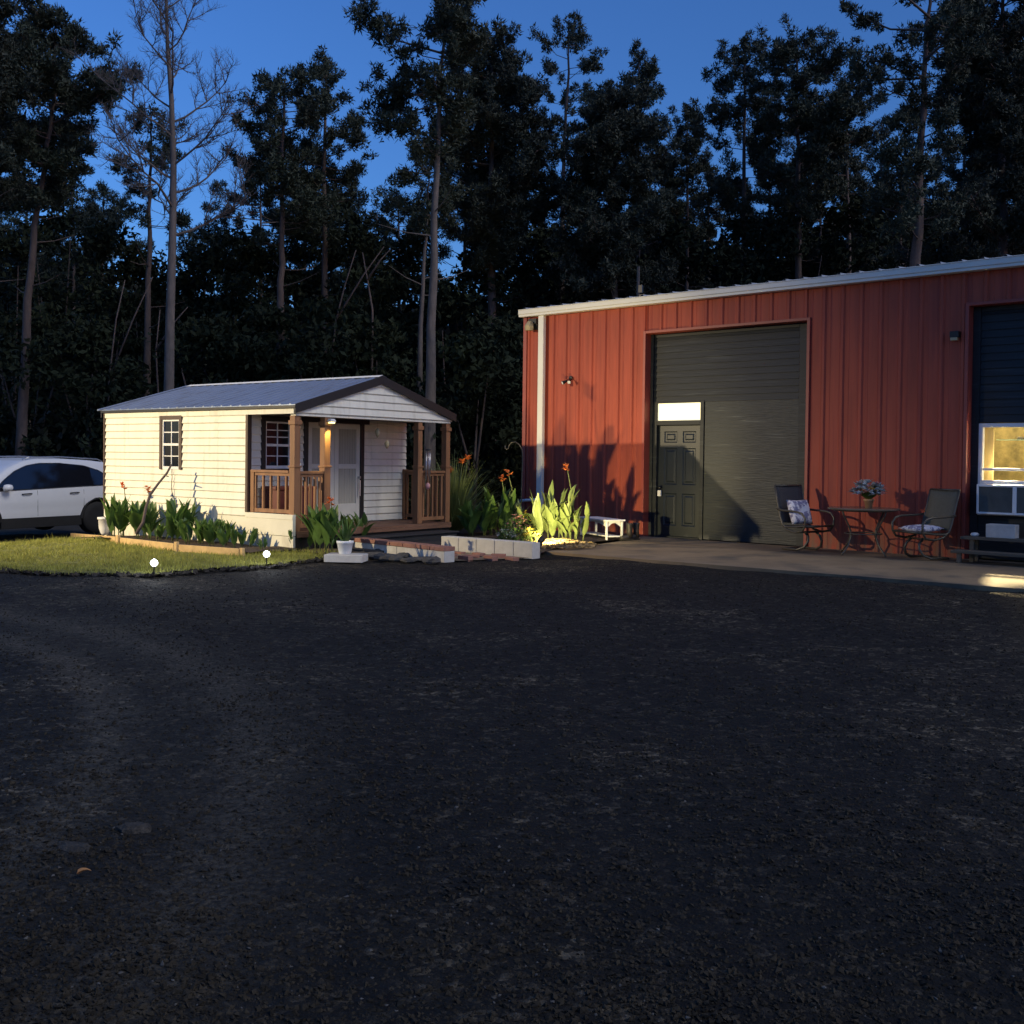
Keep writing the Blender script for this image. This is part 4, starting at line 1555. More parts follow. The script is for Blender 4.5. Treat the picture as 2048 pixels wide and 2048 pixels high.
b = infill(OP1, 2.50)
b.build("lap_boards", M["board"], red)
b = MB()
b.box((4.12, IN - .004, 0.01), (5.94, IN + .03, 2.498))
b.build("plywood_panel", M["ply"], red)
b = MB()
b.box((OP1[0] + .004, IN - .06, 0), (OP1[0] + .062, IN + .04, OP1[3] - .004))
b.box((5.945, IN - .02, 0), (OP1[1] - .004, IN + .05, OP1[3] - .004))
b.box((OP1[0] + .064, IN - .022, OP1[3] - .07), (5.943, IN + .03, OP1[3] - .005))
b.build("bay_frame", M["board"], red, bevel=0.004)
b = MB()                                                        # door frame with transom
b.box((3.034, IN - .03, 0.0), (3.11, IN + .06, 2.52))
b.box((4.04, IN - .03, 0.0), (4.115, IN + .06, 2.52))
b.box((3.11, IN - .03, 2.085), (4.04, IN + .06, 2.17))
b.box((3.11, IN - .03, 2.49), (4.04, IN + .06, 2.52))
b.box((3.11, IN - .05, -.01), (4.04, IN + .1, .025))
df = b.build("door_frame", M["board"], red, bevel=0.004)
b = MB()
b.quad((3.11, IN + .01, 2.17), (4.04, IN + .01, 2.17), (4.04, IN + .01, 2.49), (3.11, IN + .01, 2.49))
b.build("transom", M["transom"], df)
b = MB()                                                        # six-panel door
D0, D1, DZ = 3.114, 4.036, 2.082
yd = IN + .045
panels = [(.12, .40, 1.76, 1.97), (.52, .80, 1.76, 1.97), (.12, .40, .98, 1.66), (.52, .80, .98, 1.66), (.12, .40, .22, .82), (.52, .80, .22, .82)]
xs = [0, .12, .40, .52, .80, D1 - D0]
zs = [.028, .22, .82, .98, 1.66, 1.76, 1.97, DZ]
for i in range(5):
    for j in range(7):
        mid = ((xs[i] + xs[i + 1]) / 2, (zs[j] + zs[j + 1]) / 2)
        pan = any(p[0] < mid[0] < p[1] and p[2] < mid[1] < p[3] for p in panels)
        x0, x1, z0, z1 = D0 + xs[i], D0 + xs[i + 1], zs[j], zs[j + 1]
        if not pan:
            b.quad((x0, yd, z0), (x1, yd, z0), (x1, yd, z1), (x0, yd, z1))
        else:
            rings = [(0, 0), (.02, .016), (.045, .016), (.07, .002)]
            for (a0, o0), (a1, o1) in zip(rings[:-1], rings[1:]):
                P = lambda a, o: [(x0 + a, yd + o, z0 + a), (x1 - a, yd + o, z0 + a), (x1 - a, yd + o, z1 - a), (x0 + a, yd + o, z1 - a)]
                A, C = P(a0, o0), P(a1, o1)
                for q in range(4):
                    b.quad(A[q], A[(q + 1) % 4], C[(q + 1) % 4], C[q])
            b.quad(*P(.07, .002))
dr = b.build("door", M["door_dark"], red)
b = MB()
b.lathe([(.012, 0), (.012, .04), (.03, .05), (.032, .075), (.015, .085)], n=14)
kn = b.build("handle", M["lamp_black"], dr, smooth=True)
kn.location = (D0 + .07, yd, .92)
kn.rotation_euler = (R(90), 0, 0)
b = MB()
b.box((D0 + .03, yd - .075, .76), (D0 + .10, yd - .035, .87))
b.build("lock_box", M["white"], dr, bevel=0.006)
# second bay: boards, window, room behind it
b = infill(OP2, 2.06)
b2 = MB()
WS0, WS1, WZ0, WZ1 = 8.885, 10.10, 0.665, 2.045
b.box((OP2[0] + .11, IN, 0.01), (OP2[1] - .24, IN + .02, WZ0 - .004))
b.box((WS1 + .004, IN, WZ0 - .002), (OP2[1] - .24, IN + .02, 2.06))
b.build("lap_boards", M["board"], red)
b = MB()
b.box((OP2[0] + .004, IN - .04, 0), (OP2[0] + .112, IN + .04, OP2[3] - .004))
b.box((OP2[1] - .24, IN - .02, 0), (OP2[1] - .004, IN + .05, OP2[3] - .004))
b.box((OP2[0] + .114, IN - .022, OP2[3] - .07), (OP2[1] - .242, IN + .03, OP2[3] - .005))
b.build("bay_frame", M["board"], red, bevel=0.004)
b = MB()
t = .06
b.box((WS0, IN - .045, WZ0), (WS0 + t, IN + .05, WZ1))
b.box((WS1 - t, IN - .045, WZ0), (WS1, IN + .05, WZ1))
b.box((WS0 + t, IN - .045, WZ1 - t), (WS1 - t, IN + .05, WZ1))
b.box((WS0 + t, IN - .045, WZ0), (WS1 - t, IN + .05, WZ0 + .025))
wo = b.build("window", M["white"], red, bevel=0.005)
b = MB()
b.box((WS0 + t + .001, IN - .02, 1.335), (WS1 - t - .001, IN + .03, 1.375))
b.box((WS0 + t + .001, IN - .035, 1.135), (WS1 - t - .001, IN + .03, 1.19))
b.build("sash", M["white"], wo, bevel=0.004)
b = MB()
b.quad((WS0 + t, IN + .01, 1.19), (WS1 - t, IN + .01, 1.19), (WS1 - t, IN + .01, WZ1 - t), (WS0 + t, IN + .01, WZ1 - t))
b.build("pane", M["clear"], wo)
b = MB()                                                        # the lit room
r0, r1, y0, y1, zc = 8.0, 11.8, IN + .06, 3.4, 2.55
b.quad((r0, y1, 0), (r1, y1, 0), (r1, y1, zc), (r0, y1, zc))
b.quad((r0, y0, 0), (r0, y1, 0), (r0, y1, zc), (r0, y0, zc))
b.quad((r1, y0, 0), (r1, y1, 0), (r1, y1, zc), (r1, y0, zc))
b.quad((r0, y0, zc), (r1, y0, zc), (r1, y1, zc), (r0, y1, zc))
b.quad((r0, y0, 0), (r1, y0, 0), (r1, y1, 0), (r0, y1, 0))
b.quad((r0, y0, 0), (WS0 + .01, y0, 0), (WS0 + .01, y0, zc), (r0, y0, zc))
b.quad((WS1 - .01, y0, 0), (r1, y0, 0), (r1, y0, zc), (WS1 - .01, y0, zc))
b.quad((WS0 + .01, y0, 0), (WS1 - .01, y0, 0), (WS1 - .01, y0, WZ0), (WS0 + .01, y0, WZ0))
b.quad((WS0 + .01, y0, WZ1), (WS1 - .01, y0, WZ1), (WS1 - .01, y0, zc), (WS0 + .01, y0, zc))
b.build("room", M["insul"], red)
b = MB()
b.box((8.90, IN + .12, 0), (9.05, IN + .16, zc - .01))
b.build("stud", M["stud"], red)
b = MB()
b.box((9.0, .62, 1.80), (11.5, .82, 1.815))
b.build("shelf", M["glass_shelf"], red)
b = MB()
for i in range(5):
    b.lathe([(.03, 0), (.05, .01), (.055, .03), (.02, .04)], (9.32 + .22 * i, .72, 1.816), 10)
b.build("bowl", M["white"], red, smooth=True)
b = MB()
b.box((9.35, 2.7, 2.3), (10.6, 3.3, 2.36))
b.build("ceiling_panel", M["pink"], red)
ld = bpy.data.lights.new("room_light", 'POINT')
ld.energy = 55
ld.color = (1.0, 0.82, 0.46)
ld.shadow_soft_size = 0.07
lo = bpy.data.objects.new("room_light", ld)
col.objects.link(lo)
lo.location = wp(8.45, -2.15, 2.38)
ld = bpy.data.lights.new("stud_fill", 'POINT')  # unseen fill light, added to brighten the stud behind the window
ld.energy = 40
ld.color = (1.0, 0.84, 0.5)
ld.shadow_soft_size = 0.08
lo = bpy.data.objects.new("stud_fill", ld)
col.objects.link(lo)
lo.location = wp(10.3, -1.3, 1.5)
ld = bpy.data.lights.new("patio_patch_spot", 'SPOT')  # added spot without a fixture, throws the bright patch onto the patio
ld.energy = 2300
ld.color = (1.0, 0.80, 0.42)
ld.spot_size = R(11)
ld.spot_blend = 0.25
ld.shadow_soft_size = 0.06
lo = bpy.data.objects.new("patio_patch_spot", ld)
col.objects.link(lo)
lo.location = wp(8.55, -2.15, 2.42)
lo.rotation_euler = (wp(10.15, 2.45, 0) - lo.location).to_track_quat('-Z', 'Y').to_euler()
# air conditioner in the window
ac = thing("air_conditioner", "white window air conditioner with dark grille under the lit window", "air conditioner", tuple(wp(WS0 + t, 0, .692)), RA)
b = MB()
wd = WS1 - WS0 - 2 * t
fy = -.09
for (a, c, z0, z1) in ((0.002, .03, 0, .44), (wd - .03, wd - .002, 0, .44), (.03, wd - .03, .405, .44), (.03, wd - .03, 0, .02), (.505, .56, .02, .405)):
    b.box((a, fy, z0), (c, IN + .3, z1))
b.box((.03, fy + .02, .02), (wd - .03, IN + .3, .03))
b.build("housing", M["white"], ac, bevel=0.006)
for a, c in ((.03, .505), (.56, wd - .03)):
    b = MB()
    b.box((a, fy + .03, .02), (c, fy + .05, .405))
    x = a + .01
    while x < c - .01:
        b.box((x, fy + .022, .022), (x + .005, fy + .03, .403))
        x += .016
    b.build("grille", M["grille"], ac)
# wall lamps
wl = thing("wall_lamp", "tan wall lamp under the gutter at the red building's corner", "lamp", tuple(wp(.25, .04, 4.0)), RA)
b = MB()
b.box((-.10, -.05, .16), (.11, .04, .27))
b.box((-.03, -.02, .04), (.11, .04, .16))
b.build("mount", M["lamp_black"], wl, bevel=0.006)
b = MB()
b.tube([(-.01, -.12, .02), (-.01, -.12, .10), (-.01, -.09, .19)], [.085, .095, .06], 8)
b.build("shade", M["tan"], wl, smooth=False)
fl_ = thing("flood_light", "twin-headed security light midway up the red wall", "lamp", tuple(wp(1.22, .05, 2.98)), RA)
b = MB()
b.lathe([(.055, 0), (.055, .03), (.02, .04)], n=14)
fl_.scale = (.78, .78, .78)
o = b.build("base", M["lamp_black"], fl_)
o.rotation_euler = (R(90), 0, 0)
o.location = (0, .03, .06)
for q, (dx, dz, rz) in enumerate(((-.05, -.04, -.5), (.07, -.03, .4))):
    b = MB()
    b.tube([(0, 0, .05), (dx * .6, -.06, .02), (dx, -.10, dz + .02)], .012, 6)
    b.tube([(dx, -.08, dz + .03), (dx + rz * .06, -.15, dz - .01), (dx + rz * .1, -.19, dz - .03)], [.028, .042, .048], 12)
    hd = b.build("lamp_head", M["lamp_black"], fl_)
    b = MB()
    b.tube([(dx + rz * .1, -.1905, dz - .0302), (dx + rz * .103, -.193, dz - .0315)], .04, 12)
    b.build("lens", M["white"], hd)
sm = thing("wall_lamp", "small dark box lamp on the red wall beside the second bay", "lamp", tuple(wp(8.58, .035, 3.36)), RA)
b = MB()
b.box((-.065, -.07, -.02), (.065, .03, .075))
b.build("housing", M["lamp_black"], sm, bevel=0.006)
b = MB()
b.box((-.05, -.085, -.07), (.05, -.01, -.022))
b.build("lens", M["tan"], sm, bevel=0.006)

# patio slab
b = MB()
pl_ = [wp(s, o) for s, o in ((3.2, -.06), (3.3, 1.2), (3.55, 2.6), (3.72, 3.88), (7, 3.7), (10.6, 3.5), (16.4, 3.2), (16.4, -.06))]
i = len(pl_)
b.v = [(p.x, p.y, 0.0) for p in pl_] + [(p.x, p.y, -.12) for p in pl_]
b.f = [tuple(reversed(range(i)))] + [(k, (k + 1) % i, i + (k + 1) % i, i + k) for k in range(i)]
o = b.build("patio", M["concrete"])
tag(o, kind="structure")
b = MB()                                                        # shallow raised apron against the wall
pts = [(2.9, .02, .012), (6.0, .02, .012), (8.6, .02, .008), (8.6, .75, .004), (6.0, 1.0, .004), (3.35, 1.15, .004)]
b.quad(*[tuple(wp(s, o_, z)) for s, o_, z in pts])
tag(b.build("apron", M["concrete"]), kind="structure")

# white bench, boots
wbp = [gp(1160, 1073, 0), gp(1212, 1081.5, 0), gp(1243, 1077, 0)]
dL = (wbp[1] - wbp[0])
LW = dL.length
dL.normalize()
DWv = (wbp[2] - wbp[1]).length
wb = thing("bench", "small white wooden bench with a scalloped apron against the red wall", "bench", tuple(wbp[0]), math.atan2(dL.y, dL.x))
DWv = min(DWv, .34)
HB = .37
for (x, y) in ((0, 0), (LW - .036, 0), (0, DWv - .036), (LW - .036, DWv - .036)):
    b = MB()
    b.box((x, y, 0), (x + .036, y + .036, HB - .03))
    b.build("leg", M["white"], wb, bevel=0.006)
b = MB()
b.box((-.03, -.03, HB - .03), (LW + .03, DWv + .03, HB))
b.build("seat", M["white"], wb, bevel=0.006)


def apron(a, c, flat):
    b_ = MB()
    n_ = 16
    for i_ in range(n_):
        t0, t1 = i_ / n_, (i_ + 1) / n_
        f = lambda t: HB - .13 - .0 + .07 * math.sin(math.pi * t)
        pa, pc = Vector(a).lerp(Vector(c), t0), Vector(a).lerp(Vector(c), t1)
        b_.quad((pa.x, pa.y, f(t0)), (pc.x, pc.y, f(t1)), (pc.x, pc.y, HB - .031), (pa.x, pa.y, HB - .031))
    return b_.build("apron", M["white"], wb)


apron((.05, .02, 0), (LW - .05, .02, 0), 0)
apron((LW - .02, .05, 0), (LW - .02, DWv - .05, 0), 0)
apron((.05, DWv - .02, 0), (LW - .05, DWv - .02, 0), 0)
b = MB()
b.box((.01, .055, .06), (LW - .01, DWv - .055, .085))
b.build("shelf", M["white"], wb, bevel=0.004)
for i, (x, y) in enumerate(((1259, 1080), (1272, 1079))):
    bt = thing("boot", ("dark boot beside the white bench, the one nearer the bench", "dark boot standing nearer the door of the red building")[i], "boot", tuple(gp(x, y, 0.012)), RA - 2.0 + .25 * i, "pair of boots by the bench")
    b = MB()
    b.tube([(0, 0, .06), (0, 0, .15), (.005, 0, .27), (0, 0, .30)], [.06, .052, .062, .066], 14)
    b.tube([(-.03, 0, .045), (.06, 0, .05), (.14, 0, .04), (.19, 0, .035)], [.045, .05, .046, .025], 12)
    b.build("upper", M["boot"], bt, smooth=True)
    b = MB()
    b.box((-.075, -.045, 0), (.19, .045, .018))
    b.build("sole", M["rubber"], bt, bevel=0.012)

# ------------------------------------------------------------------ patio furniture
def chair(label, pos, f, sling):
    """spring patio chair; local +x is forward"""
    t = thing("patio_chair", label, "chair", tuple(pos), math.atan2(f[1], f[0]), "patio chairs beside the round table")
    w_ = .29
    for s_ in (-1, 1):
        b_ = MB()
        b_.tube([(-.42, s_ * w_, 1.03), (-.36, s_ * w_, .80), (-.28, s_ * w_, .52), (-.23, s_ * w_, .41), (-.16, s_ * w_, .375), (.05, s_ * w_, .385), (.24, s_ * w_, .41), (.27, s_ * w_, .405)], .016, 8)
        b_.build("side_frame", M["frame"], t, smooth=True)
        b_ = MB()
        b_.tube([(-.33, s_ * (w_ + .02), .655), (-.2, s_ * (w_ + .03), .64), (.1, s_ * (w_ + .035), .63), (.22, s_ * (w_ + .03), .605), (.285, s_ * (w_ + .025), .53), (.28, s_ * (w_ + .02), .42), (.22, s_ * (w_ + .015), .33), (.05, s_ * w_, .30), (-.12, s_ * w_, .33), (-.20, s_ * w_, .39)], .018, 8)
        b_.build("armrest", M["frame"], t, smooth=True)
        b_ = MB()
        b_.tube([(.10, s_ * .12, .30), (.17, s_ * .13, .24), (.19, s_ * .15, .16), (.14, s_ * .18, .07), (.02, s_ * .21, .022), (-.28, s_ * .24, .020)], [.02, .02, .02, .02, .02, .018], 8)
        b_.build("leg", M["frame"], t, smooth=True)
    for pa, pc in (((-.28, -.24, .02), (-.28, .24, .02)), ((.04, -.29, .30), (.04, .29, .30)), ((-.42, -.29, 1.03), (-.42, .29, 1.03)), ((.27, -.29, .405), (.27, .29, .405))):
        b_ = MB()
        b_.tube([pa, pc], .016, 8)
        b_.build("crossbar", M["frame"], t, smooth=True)

    def sheet(path, name):
        b2_ = MB()
        pr = path
        nn = 6
        for (p0, p1) in zip(pr[:-1], pr[1:]):
            for j in range(nn):
                y0_, y1_ = -w_ + .012 + 2 * (w_ - .012) * j / nn, -w_ + .012 + 2 * (w_ - .012) * (j + 1) / nn
                sg = lambda yy: -.02 * (1 - (yy / w_) ** 2)
                b2_.quad((p0[0] + sg(y0_) * p0[2], y0_, p0[1] + sg(y0_) * (1 - p0[2])), (p1[0] + sg(y0_) * p1[2], y0_, p1[1] + sg(y0_) * (1 - p1[2])),
                         (p1[0] + sg(y1_) * p1[2], y1_, p1[1] + sg(y1_) * (1 - p1[2])), (p0[0] + sg(y1_) * p0[2], y1_, p0[1] + sg(y1_) * (1 - p0[2])))
        o_ = b2_.build(name, M[sling], t, smooth=True, merge=True)
        so = o_.modifiers.new("thick", 'SOLIDIFY')
        so.thickness = .006
    sheet([(-.42, 1.035, .8), (-.39, .92, .8), (-.36, .80, .8), (-.32, .66, .8), (-.28, .52, .8), (-.245, .44, .6)], "backrest")
    sheet([(-.225, .405, .3), (-.16, .378, 0), (.05, .388, 0), (.18, .402, 0), (.265, .412, 0)], "seat")
    return t


def spot_on(x, y):
    p = gp(x, y, 0.0)
    return Vector((p.x, p.y, .005))


c1p = wp(6.52, .66, .013)
c2p = wp(8.36, .66, .010)
f1, f2 = (.497, -.868), (-.93, -.37)
chair("patio chair with a charcoal sling and a patterned pillow, in front of the dark bay", c1p, f1, "sling_dark")
chair("patio chair with an olive-tan sling and flat cushion, right of the round table", c2p, f2, "sling")


def pillow(w_, h_, th):
    b_ = MB()
    n_ = 10
    for sgn in (1, -1):
        for i_ in range(n_):
            for j_ in range(n_):
                def q_(a, c):
                    x, y = a / n_ * 2 - 1, c / n_ * 2 - 1
                    pinch = 1 - .07 * (abs(x) ** 3 * (1 - abs(y)) + abs(y) ** 3 * (1 - abs(x)))
                    tuft = 1 - .5 * math.exp(-12 * (x * x + y * y))
                    return (x * w_ / 2 * pinch, sgn * th / 2 * ((1 - x ** 4) * (1 - y ** 4)) ** .6 * tuft, y * h_ / 2 * pinch)
                P = [q_(i_, j_), q_(i_ + 1, j_), q_(i_ + 1, j_ + 1), q_(i_, j_ + 1)]
                b_.quad(*(P if sgn < 0 else P[::-1]))
    return b_


a1 = math.atan2(f1[1], f1[0])
o = pillow(.46, .42, .16).build("pillow", M["cushion"], smooth=True, merge=True)
o.location = c1p + Vector((f1[0] * -.15, f1[1] * -.15, .61))
o.rotation_euler = (Matrix.Rotation(a1 + math.pi / 2, 4, 'Z') @ Matrix.Rotation(R(-20), 4, 'X')).to_euler()
tag(o, "white pillow with a blue-grey leaf pattern propped on the charcoal chair", "pillow")
a2_ = math.atan2(f2[1], f2[0])
o = pillow(.46, .46, .10).build("seat_cushion", M["cushion"], smooth=True, merge=True)
o.location = c2p + Vector((f2[0] * .02, f2[1] * .02, .455))
o.rotation_euler = (Matrix.Rotation(a2_ + math.pi / 2, 4, 'Z') @ Matrix.Rotation(R(92), 4, 'X')).to_euler()
tag(o, "flat white patterned cushion lying on the olive-tan chair's seat", "cushion")
# table
tp = wp(7.46, .66, .010)
tb = thing("patio_table", "round bronze patio table with curved legs between the two chairs", "table", tuple(tp))
b = MB()
b.lathe([(.50, .695), (.535, .70), (.54, .715), (.53, .725), (.05, .728)], n=40)
b.build("tabletop", M["tabletop"], tb, smooth=False)
for q in range(4):
    a = 6.283 * q / 4 + .5
    b = MB()
    b.tube([(r * math.cos(a), r * math.sin(a), z) for r, z in ((.44, .69), (.42, .62), (.34, .50), (.27, .38), (.26, .28), (.31, .16), (.40, .06), (.45, .012))], .014, 8)
    b.build("leg", M["frame"], tb, smooth=True)
b = MB()
b.tube([(.275 * math.cos(6.283 * k / 24), .275 * math.sin(6.283 * k / 24), .33) for k in range(25)], .010, 6)
b.tube([(.44 * math.cos(6.283 * k / 30), .44 * math.sin(6.283 * k / 30), .685) for k in range(31)], .010, 6)
b.build("brace", M["frame"], tb, smooth=True)
fp = thing("flower_pot", "small terracotta pot of pale blue-white flowers on the round table", "flower pot", tuple(tp + Vector((.06, -.05, .729))))
b = MB()
b.lathe([(.05, 0), (.068, .10), (.078, .102), (.080, .135), (.068, .137)], n=20)
b.build("pot", M["terra"], fp, smooth=True)
b = MB()
for i in range(90):
    a = random.uniform(0, 6.283)
    t = random.uniform(.1, 1.6)
    b.leaf((.03 * math.cos(a), .03 * math.sin(a), .13), (math.cos(a) * t, math.sin(a) * t, 1), random.uniform(.12, .28), random.uniform(.014, .024), .7, n=4)
b.build("foliage", M["leaf"], fp, smooth=True)
for mt_, cnt in (("blue_petal", 44), ("pink", 12), ("yellow", 5)):
    b = MB()
    for i in range(cnt):
        a, e = random.uniform(0, 6.283), random.uniform(.05, 1.0)
        rr = .25 * random.uniform(.6, 1)
        flower_head(b, Vector((rr * math.cos(a) * math.cos(e), rr * math.sin(a) * math.cos(e), .19 + .25 * math.sin(e) * random.uniform(.7, 1.1))), .085, 10, .5)
    b.build("blossom", M[mt_], fp, smooth=True)

# bench shelves under the lit window
bn = thing("wooden_bench", "dark two-tier plank bench below the lit window", "bench", tuple(wp(8.87, .38, 0)), RA)
b = MB()
b.box((0, -.16, .33), (2.6, .16, .37))
b.build("top_plank", M["bench_wood"], bn, bevel=0.004)
b = MB()
b.box((-.05, -.42, .14), (2.6, -.15, .18))
b.build("lower_plank", M["bench_wood"], bn, bevel=0.004)
for x in (.03, 1.2, 2.4):
    b = MB()
    b.box((x, -.40, 0), (x + .06, -.34, .139))
    b.box((x + .09, -.12, 0), (x + .15, -.06, .329))
    b.box((x + .09, .08, 0), (x + .15, .14, .329))
    b.build("leg", M["bench_wood"], bn, bevel=0.004)
b = MB()
b.box((-.2, -.1, 0), (.2, .1, .195))
o = b.build("cinder_block", M["block"], bevel=0.008, loc=wp(9.40, .36, .371))
o.rotation_euler = (0, 0, RA)
tag(o, "pale concrete block resting on the dark plank bench", "block")
b = MB()
b.lathe([(.03, 0), (.045, .012), (.05, .03), (.035, .05), (.01, .055)], n=14, sx=1.3)
tag(b.build("dish", M["white"], smooth=True, loc=wp(9.02, .36, .371)), "small white dish at the end of the dark plank bench", "dish")

# ------------------------------------------------------------------ car
ZC = -0.3
hd = Vector((-.47, -.883, 0)).normalized()
rw = gp(187, 1066, ZC)                                          # left rear tyre on the ground
lft = Vector((-hd.y, hd.x, 0))
HWID = .80
org = rw + hd * 1.36 - lft * HWID
car = thing("parked_car", "white sport-utility car parked behind the cabin's far corner", "car", (org.x, org.y, ZC), math.atan2(hd.y, hd.x))
car.scale = (1, 1, .96)


def interp(tab, x):
    for (xa, ya), (xb, yb) in zip(tab[:-1], tab[1:]):
        if x <= xb:
            t_ = (x - xa) / (xb - xa)
            t_ = max(0, t_)
            return ya + (yb - ya) * t_
    return tab[-1][1]


ROOF = [(-2.36, .98), (-2.32, 1.10), (-2.2, 1.30), (-2.02, 1.53), (-1.8, 1.605), (-1.3, 1.655), (-.6, 1.685), (0, 1.68), (.35, 1.63), (.7, 1.49), (1.0, 1.30), (1.25, 1.14), (1.45, 1.08), (1.9, 1.02), (2.2, .93), (2.35, .80), (2.42, .65)]
BELT = [(-2.36, .95), (-2.2, 1.09), (-1.0, 1.06), (.5, 1.01), (1.3, .98), (2.0, .92), (2.42, .62)]
HW = [(-2.36, .74), (-2.2, .86), (-1.9, .915), (-1.2, .94), (1.3, .94), (1.9, .90), (2.2, .82), (2.42, .60)]
WX = (-1.36, 1.42)
AR = .43


def zbot(x):
    z = interp([(-2.36, .55), (-2.2, .42), (-1.8, .36), (1.9, .36), (2.3, .42), (2.42, .5)], x)
    for wx in WX:
        d2 = AR * AR - (x - wx) ** 2
        if d2 > 0:
            z = max(z, .36 + math.sqrt(d2))
    return z


def ywid(x, z):
    hw, be, ro = interp(HW, x), interp(BELT, x), interp(ROOF, x)
    if z <= be:
        t_ = (z - .3) / max(.01, be - .3)
        crease = .018 * math.exp(-((z - .62) / .06) ** 2)
        return hw * (.965 + .05 * math.sin(math.pi * min(1, max(0, t_)) * .8)) - crease * .6
    return hw * 1.0 - (z - be) * .36


stx = sorted(set([round(-2.36 + .06 * k, 3) for k in range(80)] + [2.42] + [round(wx + AR * math.cos(math.pi * k / 16), 3) for wx in WX for k in range(17)]))
rows = []
for x in stx:
    zb, be, ro = zbot(x), interp(BELT, x), interp(ROOF, x)
    zb = min(zb, be - .02)
    be = min(be, ro - .01)
    sec = [(ywid(x, zb + (be - zb) * k / 9), zb + (be - zb) * k / 9) for k in range(10)]
    sec += [(ywid(x, be + (ro - .03 - be) * k / 6), be + (ro - .03 - be) * k / 6) for k in range(1, 7)] if ro - .03 > be else [(ywid(x, be), be)] * 6
    yl = sec[-1][0]
    sec += [(yl * .93, ro - .008), (yl * .7, ro), (yl * .35, ro + .01), (0, ro + .012)]
    full = sec + [(-y_, z_) for y_, z_ in reversed(sec[:-1])]
    rows.append([(x, y_, z_) for y_, z_ in full])
b = MB()
nn = len(rows[0])
for r_ in rows:
    b.v += r_
for i in range(len(rows) - 1):
    for j in range(nn - 1):
        b.f.append((i * nn + j, i * nn + j + 1, (i + 1) * nn + j + 1, (i + 1) * nn + j))
b.f.append(tuple(range(nn)))
b.f.append(tuple((len(rows) - 1) * nn + j for j in reversed(range(nn))))
b.build("body", M["car"], car, smooth=True)
